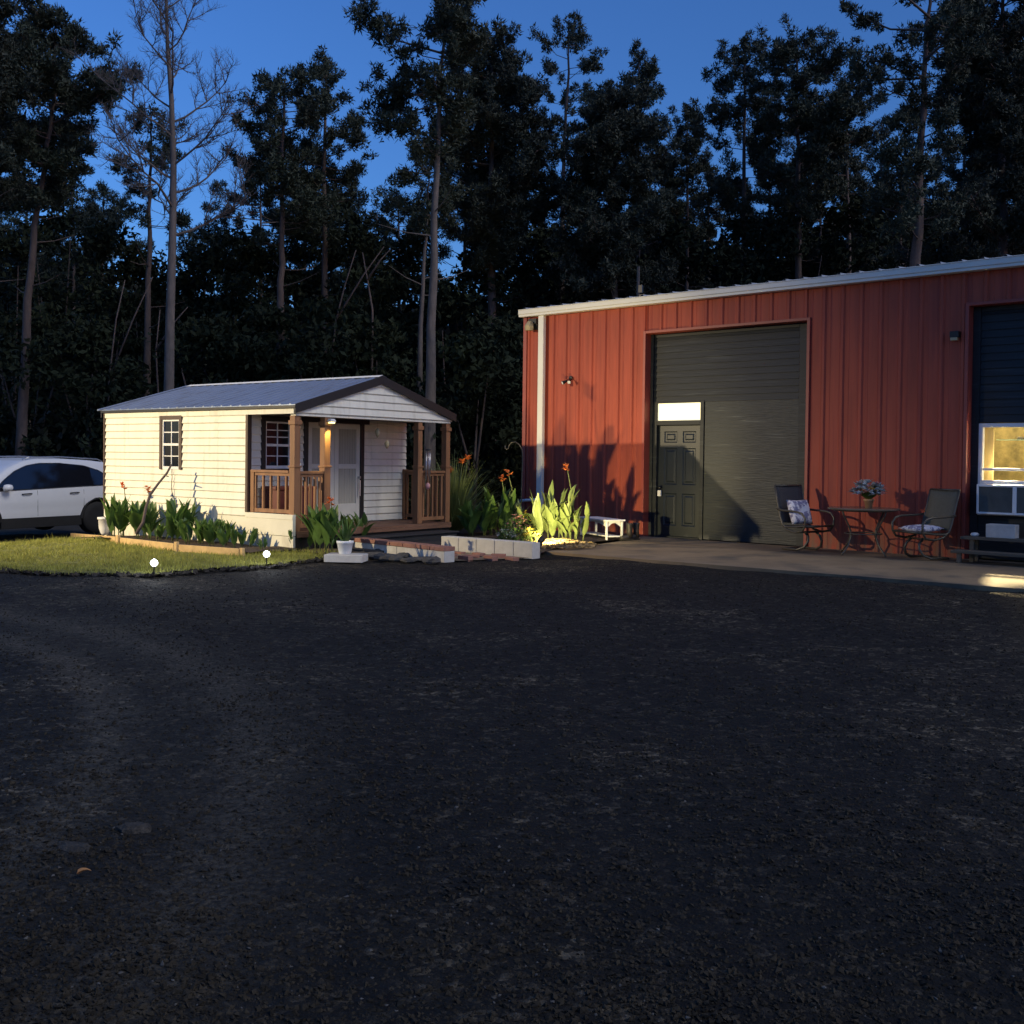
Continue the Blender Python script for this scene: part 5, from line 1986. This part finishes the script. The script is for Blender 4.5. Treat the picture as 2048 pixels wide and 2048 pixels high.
for s_ in (1, -1):
    WT = [(-1.98, 1.10), (-1.75, 1.26), (-1.45, 1.42), (-1.1, 1.52), (-.5, 1.575), (.0, 1.57), (.3, 1.52), (.6, 1.40), (.85, 1.24), (1.05, 1.08), (1.12, 1.02)]
    xsx = [-1.98 + 3.10 * k / 60 for k in range(61)]
    b = MB()
    for xa, xb in zip(xsx[:-1], xsx[1:]):
        for q in range(4):
            def pt(x, q_):
                lo_, hi_ = interp(BELT, x) + .025, max(interp(BELT, x) + .027, interp(WT, x))
                z = lo_ + (hi_ - lo_) * q_ / 4
                return (x, s_ * (ywid(x, z) + .005), z)
            b.quad(pt(xa, q), pt(xb, q), pt(xb, q + 1), pt(xa, q + 1))
    b.build("window", M["car_glass"], car, smooth=True, merge=True)
    b = MB()                                                    # window surround and sill cladding
    b.tube([(x, s_ * (ywid(x, interp(BELT, x) + .015) + .004), interp(BELT, x) + .015) for x in xsx], .010, 6)
    b.tube([(x, s_ * (ywid(x, interp(WT, x)) + .004), interp(WT, x) + .004) for x in xsx], .010, 6)
    b.build("window_trim", M["rim"], car, smooth=True)
    b = MB()
    for (xa, xb) in ((WX[0] + AR, WX[1] - AR),):
        n_ = 16
        for k in range(n_):
            x0, x1 = xa + (xb - xa) * k / n_, xa + (xb - xa) * (k + 1) / n_
            y0_, y1_ = s_ * (ywid(x0, .42) + .012), s_ * (ywid(x1, .42) + .012)
            b.quad((x0, y0_, .43), (x1, y1_, .43), (x1, y1_, .22), (x0, y0_, .22))
            b.quad((x0, y0_, .43), (x1, y1_, .43), (x1, y1_ - s_ * .05, .44), (x0, y0_ - s_ * .05, .44))
            b.quad((x0, y0_, .22), (x1, y1_, .22), (x1, y1_ - s_ * .3, .22), (x0, y0_ - s_ * .3, .22))
    for wx in WX:
        b.tube([(wx + AR * math.cos(math.pi * k / 20), s_ * (ywid(wx, .6) - .005), .36 + AR * math.sin(math.pi * k / 20)) for k in range(21)], .035, 6)
    b.build("cladding", M["rubber"], car)
    for x in (-.85, .30):
        b = MB()
        z = .935
        b.tube([(x, s_ * (ywid(x, z) + .012), z), (x + .06, s_ * (ywid(x, z) + .035), z + .004), (x + .18, s_ * (ywid(x, z) + .035), z), (x + .23, s_ * (ywid(x, z) + .012), z - .006)], .012, 8)
        b.build("door_handle", M["rim"], car, smooth=True)
    b = MB()
    for x in (-.98, .16, 1.18):
        b.tube([(x - .02, s_ * (ywid(x, .46) - .001), .46), (x, s_ * (ywid(x, .75) - .001), .75), (x, s_ * (ywid(x, .98) - .001), 1.0)], .004, 5)
    b.build("door_seam", M["rubber"], car)
    b = MB()
    b.lathe([(.02, -.07), (.09, -.04), (.10, 0), (.08, .06), (.02, .075)], (.90, s_ * 1.03, 1.07), 14, 1.0, .9)
    b.tube([(.92, s_ * .90, 1.0), (.92, s_ * 1.0, 1.04)], .025, 8)
    b.build("mirror", M["car"], car, smooth=True)
    b = MB()
    b.tube([(-1.75, s_ * .60, 1.625), (-1.6, s_ * .615, 1.675), (-.6, s_ * .63, 1.72), (.1, s_ * .63, 1.705), (.28, s_ * .62, 1.66)], .014, 6)
    b.build("roof_rail", M["chrome"], car, smooth=True)
    for wx in WX:
        t_ = MB()
        t_.lathe([(.20, -.11), (.34, -.115), (.362, -.08), (.365, 0), (.362, .08), (.34, .115), (.20, .11)], n=32)
        wh = t_.build("wheel", M["rubber"], car, smooth=True)
        wh.rotation_euler = (R(90), 0, 0)
        wh.location = (wx, s_ * HWID, .365)
        r_ = MB()
        r_.lathe([(.06, .07), (.235, .09), (.245, .10), (.245, -.10)], n=24)
        for k in range(5):
            a = 6.283 * k / 5
            r_.bar((.04 * math.cos(a), .04 * math.sin(a), .10), (.225 * math.cos(a), .225 * math.sin(a), .098), .05, .02)
        rm = r_.build("rim", M["rim"], wh)
        if s_ == 1:
            rm.rotation_euler = (math.pi, 0, 0)
b = MB()
b.box((-2.1, -.75, .20), (2.2, .75, .42))
b.build("underbody", M["rubber"], car)
b = MB()
b.box((-2.375, .55, .95), (-2.20, .86, 1.10))
b.build("taillight", M["redbox"], car, bevel=0.02)
# rail fence far left
fc = thing("rail_fence", "low weathered rail fence behind the white car", "fence", (-22, 33, -.3), .05)
for k in range(6):
    b = MB()
    b.box((2.4 * k - .06, -.06, 0), (2.4 * k + .06, .06, 1.35))
    b.build("post", M["fence_wood"], fc)
for z in (.6, .95, 1.25):
    b = MB()
    b.box((0, -.085, z), (12, -.062, z + .12))
    b.build("rail", M["fence_wood"], fc)

# ------------------------------------------------------------------ trees
def tuft_template(k_, up_):
    t_ = []
    for i_ in range(k_):
        p = rng.normal(size=3)
        p = p / np.linalg.norm(p) * rng.random() ** .5 * .72
        d = p * 1.2 + rng.normal(size=3) * .55
        d[2] += up_
        d /= np.linalg.norm(d)
        s_ = np.cross(d, rng.normal(size=3))
        s_ /= np.linalg.norm(s_)
        ln, wd_ = rng.uniform(.35, .7), .045
        t_ += [p + s_ * wd_, p - s_ * wd_, p + d * ln]
    return np.array(t_)


TUFTS = [tuft_template(46, .35) for _ in range(6)]


def tufts_mesh(pts, sizes, material, parent, name="crown"):
    pts, sizes = np.array(pts), np.array(sizes)
    out = []
    idx = rng.integers(0, 6, len(pts))
    an_ = rng.uniform(0, 6.283, len(pts))
    for q in range(6):
        k_ = idx == q
        if not k_.any():
            continue
        c, s_ = np.cos(an_[k_]), np.sin(an_[k_])
        T_ = TUFTS[q]
        x = T_[None, :, 0] * c[:, None] - T_[None, :, 1] * s_[:, None]
        y = T_[None, :, 0] * s_[:, None] + T_[None, :, 1] * c[:, None]
        V_ = np.stack([x, y, np.broadcast_to(T_[None, :, 2], x.shape)], 2) * sizes[k_][:, None, None]
        V_ = V_ + rng.normal(0, .02, V_.shape) + pts[k_][:, None]
        out.append(V_.reshape(-1, 3))
    return np_mesh(name, np.concatenate(out), 3, material, parent)


def leaves_mesh(pts, sizes, material, parent, name="crown"):
    pts, sizes = np.array(pts), np.array(sizes)
    n_ = len(pts)
    Rm_ = rand_rot(n_)
    base = np.array([(0, -1, 0), (.45, 0, .08), (0, 1, 0), (-.45, 0, .08)])
    V_ = np.einsum('nij,kj->nki', Rm_, base) * sizes[:, None, None] + pts[:, None]
    return np_mesh(name, V_.reshape(-1, 3), 4, material, parent)


def pine(label, D, trunk, prof, r0, dens=1.0, needles="needle", bark="bark", dead=4, group="pines at the wood's edge", name="pine_tree", tsize=1.0, open_=0.35):
    """trunk: pixel points from the foot up; prof: (pixel row, half width left, half width right) of the crown from the top down"""
    pts_ = [dp(x, y, D) for x, y in trunk]
    foot = Vector((pts_[0].x, pts_[0].y, zt(pts_[0].x, pts_[0].y) - .1))
    pts_[0] = foot
    t = thing(name, label, "tree", tuple(foot), group=group)
    loc_ = [p - foot for p in pts_]
    m_px = D / F
    fine = []
    for a_, c_ in zip(loc_[:-1], loc_[1:]):
        for q in range(4):
            p = a_.lerp(c_, q / 4)
            fine.append(p + Vector((random.gauss(0, r0 * .12), random.gauss(0, r0 * .12), 0)))
    fine.append(loc_[-1])
    rs = [r0 * (1 - .86 * (p.z / max(.1, loc_[-1].z))) for p in fine]
    tk = MB()
    tk.tube(fine, rs, 10)

    def axis(z):
        for a_, c_ in zip(fine[:-1], fine[1:]):
            if z <= c_.z:
                f_ = (z - a_.z) / max(1e-4, c_.z - a_.z)
                return a_.lerp(c_, max(0, f_))
        return fine[-1]
    rows_ = [((dp(x0, y, D) - foot).z, hl * m_px * 1.15, hr * m_px * 1.15) for (y, hl, hr) in prof for x0 in (1024,)]
    rows_.sort()
    zlo, zhi = rows_[0][0], rows_[-1][0]

    def width(z, ca):
        for (za, la, ra_), (zb, lb, rb) in zip(rows_[:-1], rows_[1:]):
            if z <= zb:
                f_ = (z - za) / max(1e-4, zb - za)
                l_, r_ = la + (lb - la) * f_, ra_ + (rb - ra_) * f_
                break
        else:
            l_, r_ = rows_[-1][1], rows_[-1][2]
        return r_ if ca > 0 else l_
    P, S = [], []
    nl = int(34 * dens * max(.6, (zhi - zlo) / 5))
    for i_ in range(nl):
        z = zlo + (zhi - zlo) * ((i_ + random.random()) / nl)
        a = random.uniform(0, 6.283)
        ca = math.cos(a)
        wl_ = width(z, ca)
        side_ = width(z, 1) * .5 + width(z, -1) * .5
        ln = (wl_ * abs(ca) + side_ * (1 - abs(ca))) * random.uniform(.55, 1.08)
        o_ = axis(z)
        rise = random.uniform(-.05, .35) + .45 * max(0, (z - zlo) / (zhi - zlo + .1) - .6)
        dr_ = Vector((math.cos(a), math.sin(a), rise))
        st_ = o_ - Vector((0, 0, min(.5, ln * .25)))
        mid = st_ + dr_ * ln * .5 + Vector((0, 0, -ln * .05))
        end = st_ + dr_ * ln + Vector((random.gauss(0, .1), random.gauss(0, .1), random.uniform(0, .25)))
        rb = max(.012, min(.07, r0 * .2) * min(1, ln / 2.5))
        tk.tube([st_, mid, end], [rb, rb * .7, rb * .3], 5, caps=False)
        npf = max(2, int(ln * 5.2 * min(1.7, dens) + .5))
        for q in range(npf):
            f_ = open_ + (1 - open_) * ((q + random.random()) / npf)
            p = st_.lerp(mid, f_ * 2) if f_ < .5 else mid.lerp(end, f_ * 2 - 1)
            tl_ = random.uniform(.18, .34 + .28 * min(1.6, ln) * f_)
            td_ = (dr_.normalized() * .7 + Vector((random.gauss(0, .75), random.gauss(0, .75), random.gauss(.28, .42)))).normalized()
            e_ = p + td_ * tl_
            tk.tube([p, e_], rb * .3 + .004, 3, .004, caps=False)
            for w_i in range(3):
                c_ = p.lerp(e_, random.uniform(.55, 1.05)) + Vector((random.gauss(0, .06), random.gauss(0, .06), random.gauss(.02, .05)))
                P.append(c_)
                S.append(random.uniform(.15, .25) * tsize)
    for q in range(int(10 * dens)):
        p = axis(zhi) + Vector((random.gauss(0, .14), random.gauss(0, .14), random.uniform(-.6, .1)))
        P.append(p)
        S.append(.2 * tsize)
    for q in range(dead):
        z = zlo * random.uniform(.62, .98)
        a = random.uniform(0, 6.283)
        o_ = axis(z)
        ln = random.uniform(.5, 1.6)
        e_ = o_ + Vector((math.cos(a) * ln, math.sin(a) * ln, random.uniform(-.1, .5) * ln))
        tk.tube([o_, o_.lerp(e_, .5) + Vector((0, 0, -.06)), e_], [.022, .015, .006], 5, caps=False)
    tk.build("trunk", M[bark], t, smooth=True)
    tufts_mesh(P, S, M[needles], t)
    return t


# foreground pines, each read off the photograph
pine("tall leaning pine with a broad crown at the far left of the wood", 30, [(38, 830), (55, 600), (70, 450), (92, 320), (108, 190), (112, 60)],
     [(38, 30, 30), (70, 70, 55), (150, 110, 110), (235, 120, 150), (300, 120, 70), (370, 90, 60), (430, 40, 40)], .18, 1.5, group="tall pines of the wood", tsize=1.12)
pine("dark pine cut by the photo's left edge", 27, [(-70, 850), (-60, 500), (-55, 250), (-50, -60)],
     [(-60, 30, 60), (20, 80, 78), (120, 90, 65), (220, 90, 100), (330, 90, 90), (400, 60, 70)], .24, 1.5, "needle2", group="tall pines of the wood")
pine("slim pine with a thin crown left of the bare tree", 34, [(291, 830), (296, 600), (299, 420), (302, 300), (303, 228)],
     [(225, 18, 18), (245, 45, 35), (290, 60, 60), (350, 75, 100), (400, 30, 90), (440, 25, 80), (470, 15, 30)], .17, .8, group="tall pines of the wood", open_=.5)
pine("pine with dense round-topped crown above the cabin roof's left half", 33, [(560, 840), (563, 560), (564, 430), (566, 300), (570, 160)],
     [(150, 20, 20), (175, 60, 50), (230, 75, 80), (300, 75, 80), (380, 60, 60), (440, 70, 60), (480, 50, 40)], .19, 1.15, group="tall pines of the wood", dead=8, open_=.4)
pine("pointed pine just left of the tallest straight trunk", 35, [(648, 840), (650, 520), (650, 350), (652, 122)],
     [(122, 6, 6), (150, 30, 30), (210, 50, 60), (280, 60, 85), (360, 60, 80), (430, 55, 60), (500, 40, 45)], .18, 1.15, group="tall pines of the wood", open_=.4)
pine("tallest pine with a long straight pale trunk above the cabin's gable", 27.5, [(857, 850), (863, 650), (868, 480), (876, 300), (881, 150), (893, -20)],
     [(-20, 40, 50), (25, 130, 70), (60, 150, 75), (110, 165, 80), (160, 120, 70), (215, 100, 50), (260, 90, 35), (300, 60, 20), (325, 20, 10)], .17, 1.25, bark="bark_pale", group="tall pines of the wood", tsize=1.05, open_=.45)
pine("thin leaning pine right behind the tallest pale trunk", 31, [(836, 850), (842, 650), (850, 500), (856, 400), (858, 330)],
     [(325, 25, 25), (360, 80, 50), (420, 90, 60), (470, 60, 40)], .13, .9, bark="bark_pale", group="tall pines of the wood")
pine("broad dense dark pine right of the tallest trunk", 34, [(984, 850), (984, 560), (983, 400), (985, 95)],
     [(90, 12, 12), (110, 50, 50), (170, 70, 80), (240, 85, 110), (320, 100, 110), (420, 100, 100), (500, 70, 60), (540, 30, 30)], .22, 2.0, "needle2", group="tall pines of the wood", open_=.25)
pine("slender open-crowned pine behind the red building's corner", 38, [(1122, 850), (1122, 560), (1126, 330), (1135, 180), (1138, 40)],
     [(36, 8, 8), (70, 45, 45), (120, 55, 60), (160, 45, 95), (200, 60, 80), (245, 45, 50), (300, 35, 35), (340, 45, 45)], .17, .85, group="tall pines of the wood", tsize=.95, open_=.5)
pine("young pine with upswept candles above the dense tree", 40, [(1276, 850), (1276, 500), (1276, 300), (1278, 106)],
     [(104, 6, 6), (130, 22, 20), (180, 40, 40), (240, 62, 65), (300, 70, 70), (360, 75, 65)], .15, 1.2, group="tall pines of the wood", tsize=1.0)
pine("bushy dark pine filling the space above the gutter's left end", 33, [(1228, 850), (1228, 500), (1228, 200)],
     [(188, 14, 14), (215, 60, 50), (270, 85, 75), (350, 90, 100), (440, 100, 110), (520, 110, 120), (570, 100, 110)], .2, 2.3, "needle2", group="tall pines of the wood", open_=.2)
pine("small spire-topped pine in the gap of the tree line", 42, [(1374, 850), (1374, 450), (1375, 218)],
     [(216, 5, 5), (245, 25, 22), (300, 38, 38), (380, 50, 50), (470, 60, 60)], .15, 1.3, group="tall pines of the wood")
pine("round-crowned pine rising above the first bay", 38, [(1488, 850), (1488, 520), (1487, 340), (1490, 90)],
     [(82, 15, 15), (100, 40, 35), (150, 70, 45), (210, 85, 50), (280, 85, 60), (360, 70, 60), (430, 40, 50)], .18, 1.1, group="tall pines of the wood", open_=.4)
pine("wide flat-topped pine between the round-crowned pine and the big forked one", 36, [(1596, 850), (1596, 500), (1594, 300), (1592, 80)],
     [(72, 30, 30), (95, 65, 50), (140, 70, 100), (200, 75, 150), (260, 80, 130), (330, 80, 90), (420, 70, 80)], .2, 1.25, group="tall pines of the wood", open_=.35)
pine("rounded pine tucked under the flat-topped one", 40, [(1698, 850), (1698, 480), (1694, 300), (1690, 150)],
     [(132, 25, 25), (155, 60, 45), (220, 75, 60), (300, 80, 60), (400, 70, 60)], .17, 1.2, group="tall pines of the wood")
pine("big pine with long crooked limbs reaching left over the building", 29, [(1832, 850), (1835, 520), (1842, 300), (1850, 150), (1860, -40)],
     [(-50, 60, 60), (0, 150, 90), (60, 200, 60), (120, 150, 60), (170, 80, 50), (230, 60, 60), (330, 90, 60), (400, 110, 60), (480, 60, 50)], .24, .95, group="tall pines of the wood", tsize=1.05, open_=.5)
pine("heavy dark pine at the photo's upper right corner", 31, [(2002, 850), (2003, 500), (2004, 240), (2006, -60)],
     [(-60, 60, 70), (0, 95, 80), (100, 110, 90), (200, 105, 90), (260, 75, 80), (330, 90, 90), (430, 130, 100), (500, 150, 100)], .24, 1.9, "needle2", group="tall pines of the wood", open_=.25)
# second row, seen between them
fill = [(-30, 300, 45), (60, 380, 46), (150, 330, 44), (205, 385, 47), (410, 450, 46), (470, 490, 44), (520, 330, 45), (610, 300, 47), (700, 420, 44), (745, 430, 46), (800, 380, 45), (930, 200, 47), (1050, 300, 46), (1090, 400, 44),
        (1180, 330, 46), (1330, 330, 46), (1420, 330, 46), (1545, 220, 48), (1640, 260, 46), (1760, 240, 48), (1800, 330, 44), (1920, 150, 46), (2040, 120, 45), (1960, 380, 44)]
for i, (x, y, D) in enumerate(fill):
    w_ = random.uniform(75, 115)
    pine("mid-height dark pine of the row behind the front trees", D, [(x, 850), (x + random.gauss(0, 4), 560), (x + random.gauss(0, 6), y)],
         [(y, 8, 8), (y + 40, w_ * .6, w_ * .6), (y + 110, w_, w_), (y + 200, w_ * .9, w_ * .9), (y + 270, w_ * .5, w_ * .5)], .16, .85, random.choice(["needle", "needle2"]), group="pines of the second row", dead=3, tsize=1.15)


# the bare tree
def bare_tree():
    D = 26
    pts_ = [dp(x, y, D) for x, y in ((335, 840), (340, 640), (345, 480), (347, 330), (343, 200), (335, 90), (331, -40), (332, -120))]
    foot = Vector((pts_[0].x, pts_[0].y, zt(pts_[0].x, pts_[0].y) - .1))
    pts_[0] = foot
    t = thing("bare_tree", "tall leafless tree with fine upswept twigs behind the cabin's roof", "tree", tuple(foot))
    lc = [p - foot for p in pts_]
    b_ = MB()
    tot = lc[-1].z
    fine = []
    for a_, c_ in zip(lc[:-1], lc[1:]):
        for q in range(3):
            fine.append(a_.lerp(c_, q / 3))
    fine.append(lc[-1])
    b_.tube(fine, [.135 * (1 - .93 * (p.z / tot) ** 1.3) + .008 for p in fine], 10)
    b_.build("trunk", M["bark_pale"], t, smooth=True)
    tw = MB()

    def grow(p, d, ln, r, lev):
        n_ = 5
        q = p.copy()
        pts = [q.copy()]
        dd = d.copy()
        for k_ in range(n_):
            q = q + dd * (ln / n_)
            pts.append(q.copy())
            dd = (dd + Vector((random.gauss(0, .13), random.gauss(0, .13), random.gauss(.07, .08)))).normalized()
            if lev < 3 and k_ >= (1 if lev == 0 else 0):
                for _ in range(2 if lev < 2 else random.choice((1, 2))):
                    sd__ = Vector((random.gauss(0, 1), random.gauss(0, 1), random.gauss(.15, .5))).normalized()
                    nd = (dd * .75 + sd__ * .75).normalized()
                    grow(q, nd, ln * random.uniform(.32, .5), r * .5, lev + 1)
        tw.tube(pts, r, 5 if lev < 2 else 3, r * .35, caps=False)
    for i_ in range(20):
        z = tot * (.50 + .48 * i_ / 20)
        for a_, c_ in zip(fine[:-1], fine[1:]):
            if a_.z <= z <= c_.z:
                o_ = a_.lerp(c_, (z - a_.z) / (c_.z - a_.z))
        a = i_ * 2.4 + random.uniform(-.4, .4)
        ln = (2.4 - 1.3 * (i_ / 20)) * random.uniform(.75, 1.1)
        grow(o_, Vector((math.cos(a), math.sin(a), .38 + .5 * i_ / 20)).normalized(), ln, .032 * (1.15 - .6 * i_ / 20), 0)
    tw.build("branches", M["bark_pale"], t)


bare_tree()


def broadleaf(label, x, ytop, D, wpx, dens=1.0, ybase=700, group="broadleaf trees below the pines", stem=True):
    top, m_px = dp(x, ytop, D), D / F
    foot = Vector((top.x, top.y, zt(top.x, top.y) - .1))
    t = thing("broadleaf_tree", label, "tree", tuple(foot), group=group)
    H__ = top.z - foot.z
    w_ = wpx * 1.15 * m_px
    tk = MB()
    tops = []
    for q in range(3):
        a = random.uniform(0, 6.283)
        e = Vector((math.cos(a) * w_ * .4, math.sin(a) * w_ * .4, H__ * random.uniform(.6, .85)))
        tk.tube([(0, 0, 0), (e.x * .25, e.y * .25, H__ * .35), e], [.06, .04, .015], 7, caps=False)
        tops.append(e)
    tk.build("trunk", M["bark"], t, smooth=True)
    P, S = [], []
    zb = max(.4, H__ * .18)
    nb_ = int(34 * dens)
    for q in range(nb_):
        f_ = random.random()
        z = zb + (H__ - zb) * f_
        rad = w_ * math.sqrt(max(.08, 1 - (2 * f_ - .9) ** 2 if f_ > .45 else 1)) * random.uniform(.2, 1)
        a = random.uniform(0, 6.283)
        c = np.array([rad * math.cos(a), rad * math.sin(a) * .8, min(z, H__ - .25)])
        br = random.uniform(.45, .95)
        k_ = int(120 * dens)
        d = rng.normal(size=(k_, 3))
        d /= np.linalg.norm(d, axis=1, keepdims=True)
        d *= (rng.random((k_, 1)) ** .45) * br
        d[:, 2] *= .6
        P.append(c + d)
        S.append(rng.uniform(.07, .15, k_))
    leaves_mesh(np.concatenate(P), np.concatenate(S), M["broad"], t)
    return t


bl = [(30, 450, 36, 120), (120, 385, 37, 110), (215, 440, 35, 90), (290, 500, 36, 90), (400, 520, 37, 80), (440, 430, 36, 100), (520, 480, 35, 100), (610, 440, 37, 90), (690, 380, 38, 110), (740, 460, 35, 110), (820, 470, 37, 90),
      (900, 560, 34, 110), (960, 480, 37, 110), (1040, 520, 35, 110), (1100, 440, 38, 100), (1170, 480, 35, 120), (1260, 520, 36, 120), (1340, 440, 37, 120), (1430, 480, 36, 110), (1500, 440, 38, 100), (1590, 420, 36, 120), (1680, 420, 37, 110),
      (1760, 380, 36, 120), (1880, 420, 37, 120), (1960, 400, 36, 120), (2050, 360, 35, 120),
      (60, 620, 31, 140), (180, 650, 31, 120), (420, 640, 31, 120), (530, 620, 32, 120), (650, 600, 31, 130), (760, 640, 31, 110), (950, 680, 29, 130), (1010, 640, 31, 110)]
for i, (x, y, D, w_) in enumerate(bl):
    low = i >= 26
    broadleaf("dark low tree of the thicket at the wood's edge" if low else "dark leafy tree filling the gaps below the pine crowns", x, y, D, w_, 1.1,
              group="thicket trees at the wood's edge" if low else "broadleaf trees below the pines")
# pale crooked stems in the thicket
for i, (pp, wd) in enumerate(((((665, 700), (672, 640), (690, 570), (712, 500)), "forked pale stem above the middle of the cabin roof"), (((745, 620), (735, 560), (725, 505)), "short pale stem right of the forked one"),
                            (((215, 860), (218, 760), (232, 640), (250, 560)), "thin pale stem in the thicket left of the cabin"), (((318, 820), (312, 700), (320, 620)), "thin grey trunk close to the slim pine"))):
    D = 30.5
    q = [dp(x, y, D) for x, y in pp]
    foot = Vector((q[0].x, q[0].y, zt(q[0].x, q[0].y) - .1))
    b = MB()
    b.tube([Vector((0, 0, 0))] + [p - foot for p in q], .04, 7, .015)
    e = q[-1] - foot
    b.tube([q[1] - foot, (q[1] - foot).lerp(e, .6) + Vector((.45, 0, .1)), e + Vector((.8, 0, .1))], .035, 5, .012)
    tag(b.build("sapling", M["bark"], smooth=True, loc=foot), wd, "tree", "pale stems in the thicket")
# the dark mass of the wood beyond
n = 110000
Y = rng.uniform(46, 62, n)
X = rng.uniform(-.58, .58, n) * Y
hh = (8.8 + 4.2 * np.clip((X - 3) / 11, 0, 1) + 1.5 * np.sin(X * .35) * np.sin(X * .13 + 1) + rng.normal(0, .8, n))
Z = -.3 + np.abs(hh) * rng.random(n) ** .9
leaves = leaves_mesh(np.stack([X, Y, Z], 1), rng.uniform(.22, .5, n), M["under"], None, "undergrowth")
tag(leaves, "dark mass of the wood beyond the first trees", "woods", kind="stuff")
n = 26000
Y = rng.uniform(30, 38, n)
X = rng.uniform(-.56, .56, n) * Y
Z = -.3 + (2.2 + .9 * np.sin(X * .8) * np.sin(X * .31)) * rng.random(n)
tag(leaves_mesh(np.stack([X, Y, Z], 1), rng.uniform(.08, .2, n), M["under"], None, "brush"), "low dark brush along the edge of the wood", "brush", kind="stuff")

# ------------------------------------------------------------------ last small things on the gravel
rock(gp(270, 1668, -.045), (.07, .045, .04), M["gravel_stone"], "stone", "flat brownish stone lying on the gravel", seed=51)
rock(gp(148, 1708, -.045), (.09, .05, .036), M["gravel_stone"], "stone", "long flat grey stone on the gravel near the orange leaf", seed=52)
b = MB()
b.leaf((0, 0, .008), (.9, .3, .45), .05, .014, 1.6, .7)
tag(b.build("dead_leaf", M["dead_leaf"], loc=gp(153, 1754, -.015)), "small orange dead leaf on the gravel", "leaf")
